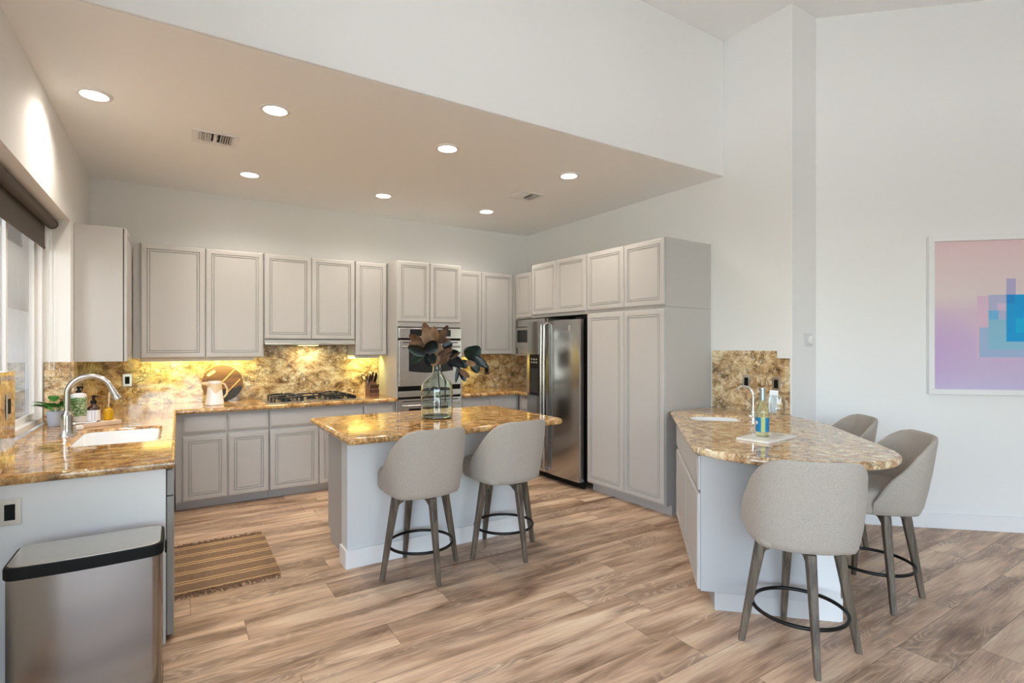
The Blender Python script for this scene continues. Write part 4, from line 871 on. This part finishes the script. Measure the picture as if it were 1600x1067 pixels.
o2 = thing('wooden_brush', 'thin pale wooden stick standing in the yellow bottle', 'stick', ob+Vector((0, 0, .0945))); obj('handle', tube(B(), [(0, 0, 0), (.004, 0, .06), (.006, 0, .105)], [.0035, .005, .006], 8), 'palewood', o2)
o = obj('dish_sponge', bx(-.03, .03, -.02, .02, 0, .028, .006), 'wplastic'); o.location = (-.575, 4.585, ZT+.0005); o.rotation_euler = (0, 0, .5); tag(o, 'small white sponge beside the faucet base', 'sponge')

# ------------------------------------------------------------------ bar things
o = obj('serving_tray', bx(-.172, .193, -.09, .105, 0, .014, .002), 'marble'); o.location = (3.042, 1.875, ZT+.0005); o.rotation_euler = (0, 0, R(6)); tag(o, 'white marble serving board under the wine bottle', 'tray')
zt_ = ZT+.015
o = thing('wine_bottle', 'white wine bottle with blue label and silver cap on the marble board', 'bottle', (3.025, 1.895, zt_))
obj('glass', lathe(B(), [(0, .008), (.02, .006), (.034, 0), (.037, .004), (.0375, .135), (.034, .165), (.022, .20), (.0145, .225), (.0145, .292), (0, .292)], 36), 'wine', o, 50)
def wrap(a0, a1, r_, z0, z1, n=16):
    bm = B(); a = [bm.verts.new((r_*cos(a0+(a1-a0)*i/n), r_*sin(a0+(a1-a0)*i/n), z0)) for i in range(n+1)]; b = [bm.verts.new((r_*cos(a0+(a1-a0)*i/n), r_*sin(a0+(a1-a0)*i/n), z1)) for i in range(n+1)]
    for i in range(n): bm.faces.new((a[i], a[i+1], b[i+1], b[i]))
    return bm
M['bluelabel'] = simple('blue_label', lin(20, 120, 170), .45); M['limelabel'] = simple('lime_label', lin(170, 185, 110), .45); M['capsule'] = simple('silver_capsule', lin(165, 175, 185), .3, .7)
va = math.atan2(-1.895, -3.025)      # toward the viewer
lb = obj('label', wrap(va-1.45, va-.2, .0379, .03, .118), 'bluelabel', o); obj('label', wrap(va+.42, va+1.5, .0379, .03, .118), 'bluelabel', o); obj('back_label', wrap(va-.19, va+.41, .0379, .03, .118, 8), 'limelabel', o)
obj('label_patch', wrap(va-1.2, va-.75, .0382, .075, .095, 5), 'wplastic', lb)
obj('capsule', lathe(B(), [(.0150, .218), (.0153, .222), (.0153, .290), (.0148, .296), (0, .297)], 24), 'capsule', o)
def wineglass(label, loc):
    o = thing('wine_glass', label, 'glass', loc, 0, 'stemmed wine glasses on the marble board')
    q = lambda p: [(r_*1.08, z_*1.16) for r_, z_ in p]
    obj('bowl', lathe(B(), q([(.0, .088), (.02, .092), (.038, .115), (.043, .145), (.040, .18), (.034, .21), (.0325, .21), (.0385, .18), (.0412, .146), (.0365, .117), (.018, .095), (0, .092)]), 32), 'wineglass', o, 60)
    obj('stem', lathe(B(), q([(0, .0), (.033, .0), (.033, .002), (.006, .008), (.0035, .03), (.0035, .075), (.006, .0875), (0, .0875)]), 24), 'wineglass', o, 60); return o
wineglass('stemmed wine glass beside the bottle, nearer the marble board edge', (3.150, 1.868, zt_)); wineglass('stemmed wine glass behind the other glass, holding the napkin', (3.200, 1.955, zt_))
nk = B()
for k in range(4): box(nk, -.025, .025, -.009+.005*k, -.0045+.005*k, .0, .118+.009*k, .0015)
o = obj('folded_napkin', nk, 'wplastic'); o.location = (3.212, 1.945, zt_+.125); o.rotation_euler = (0, R(4), R(-62)); tag(o, 'white folded napkin standing up in the rear wine glass', 'napkin')
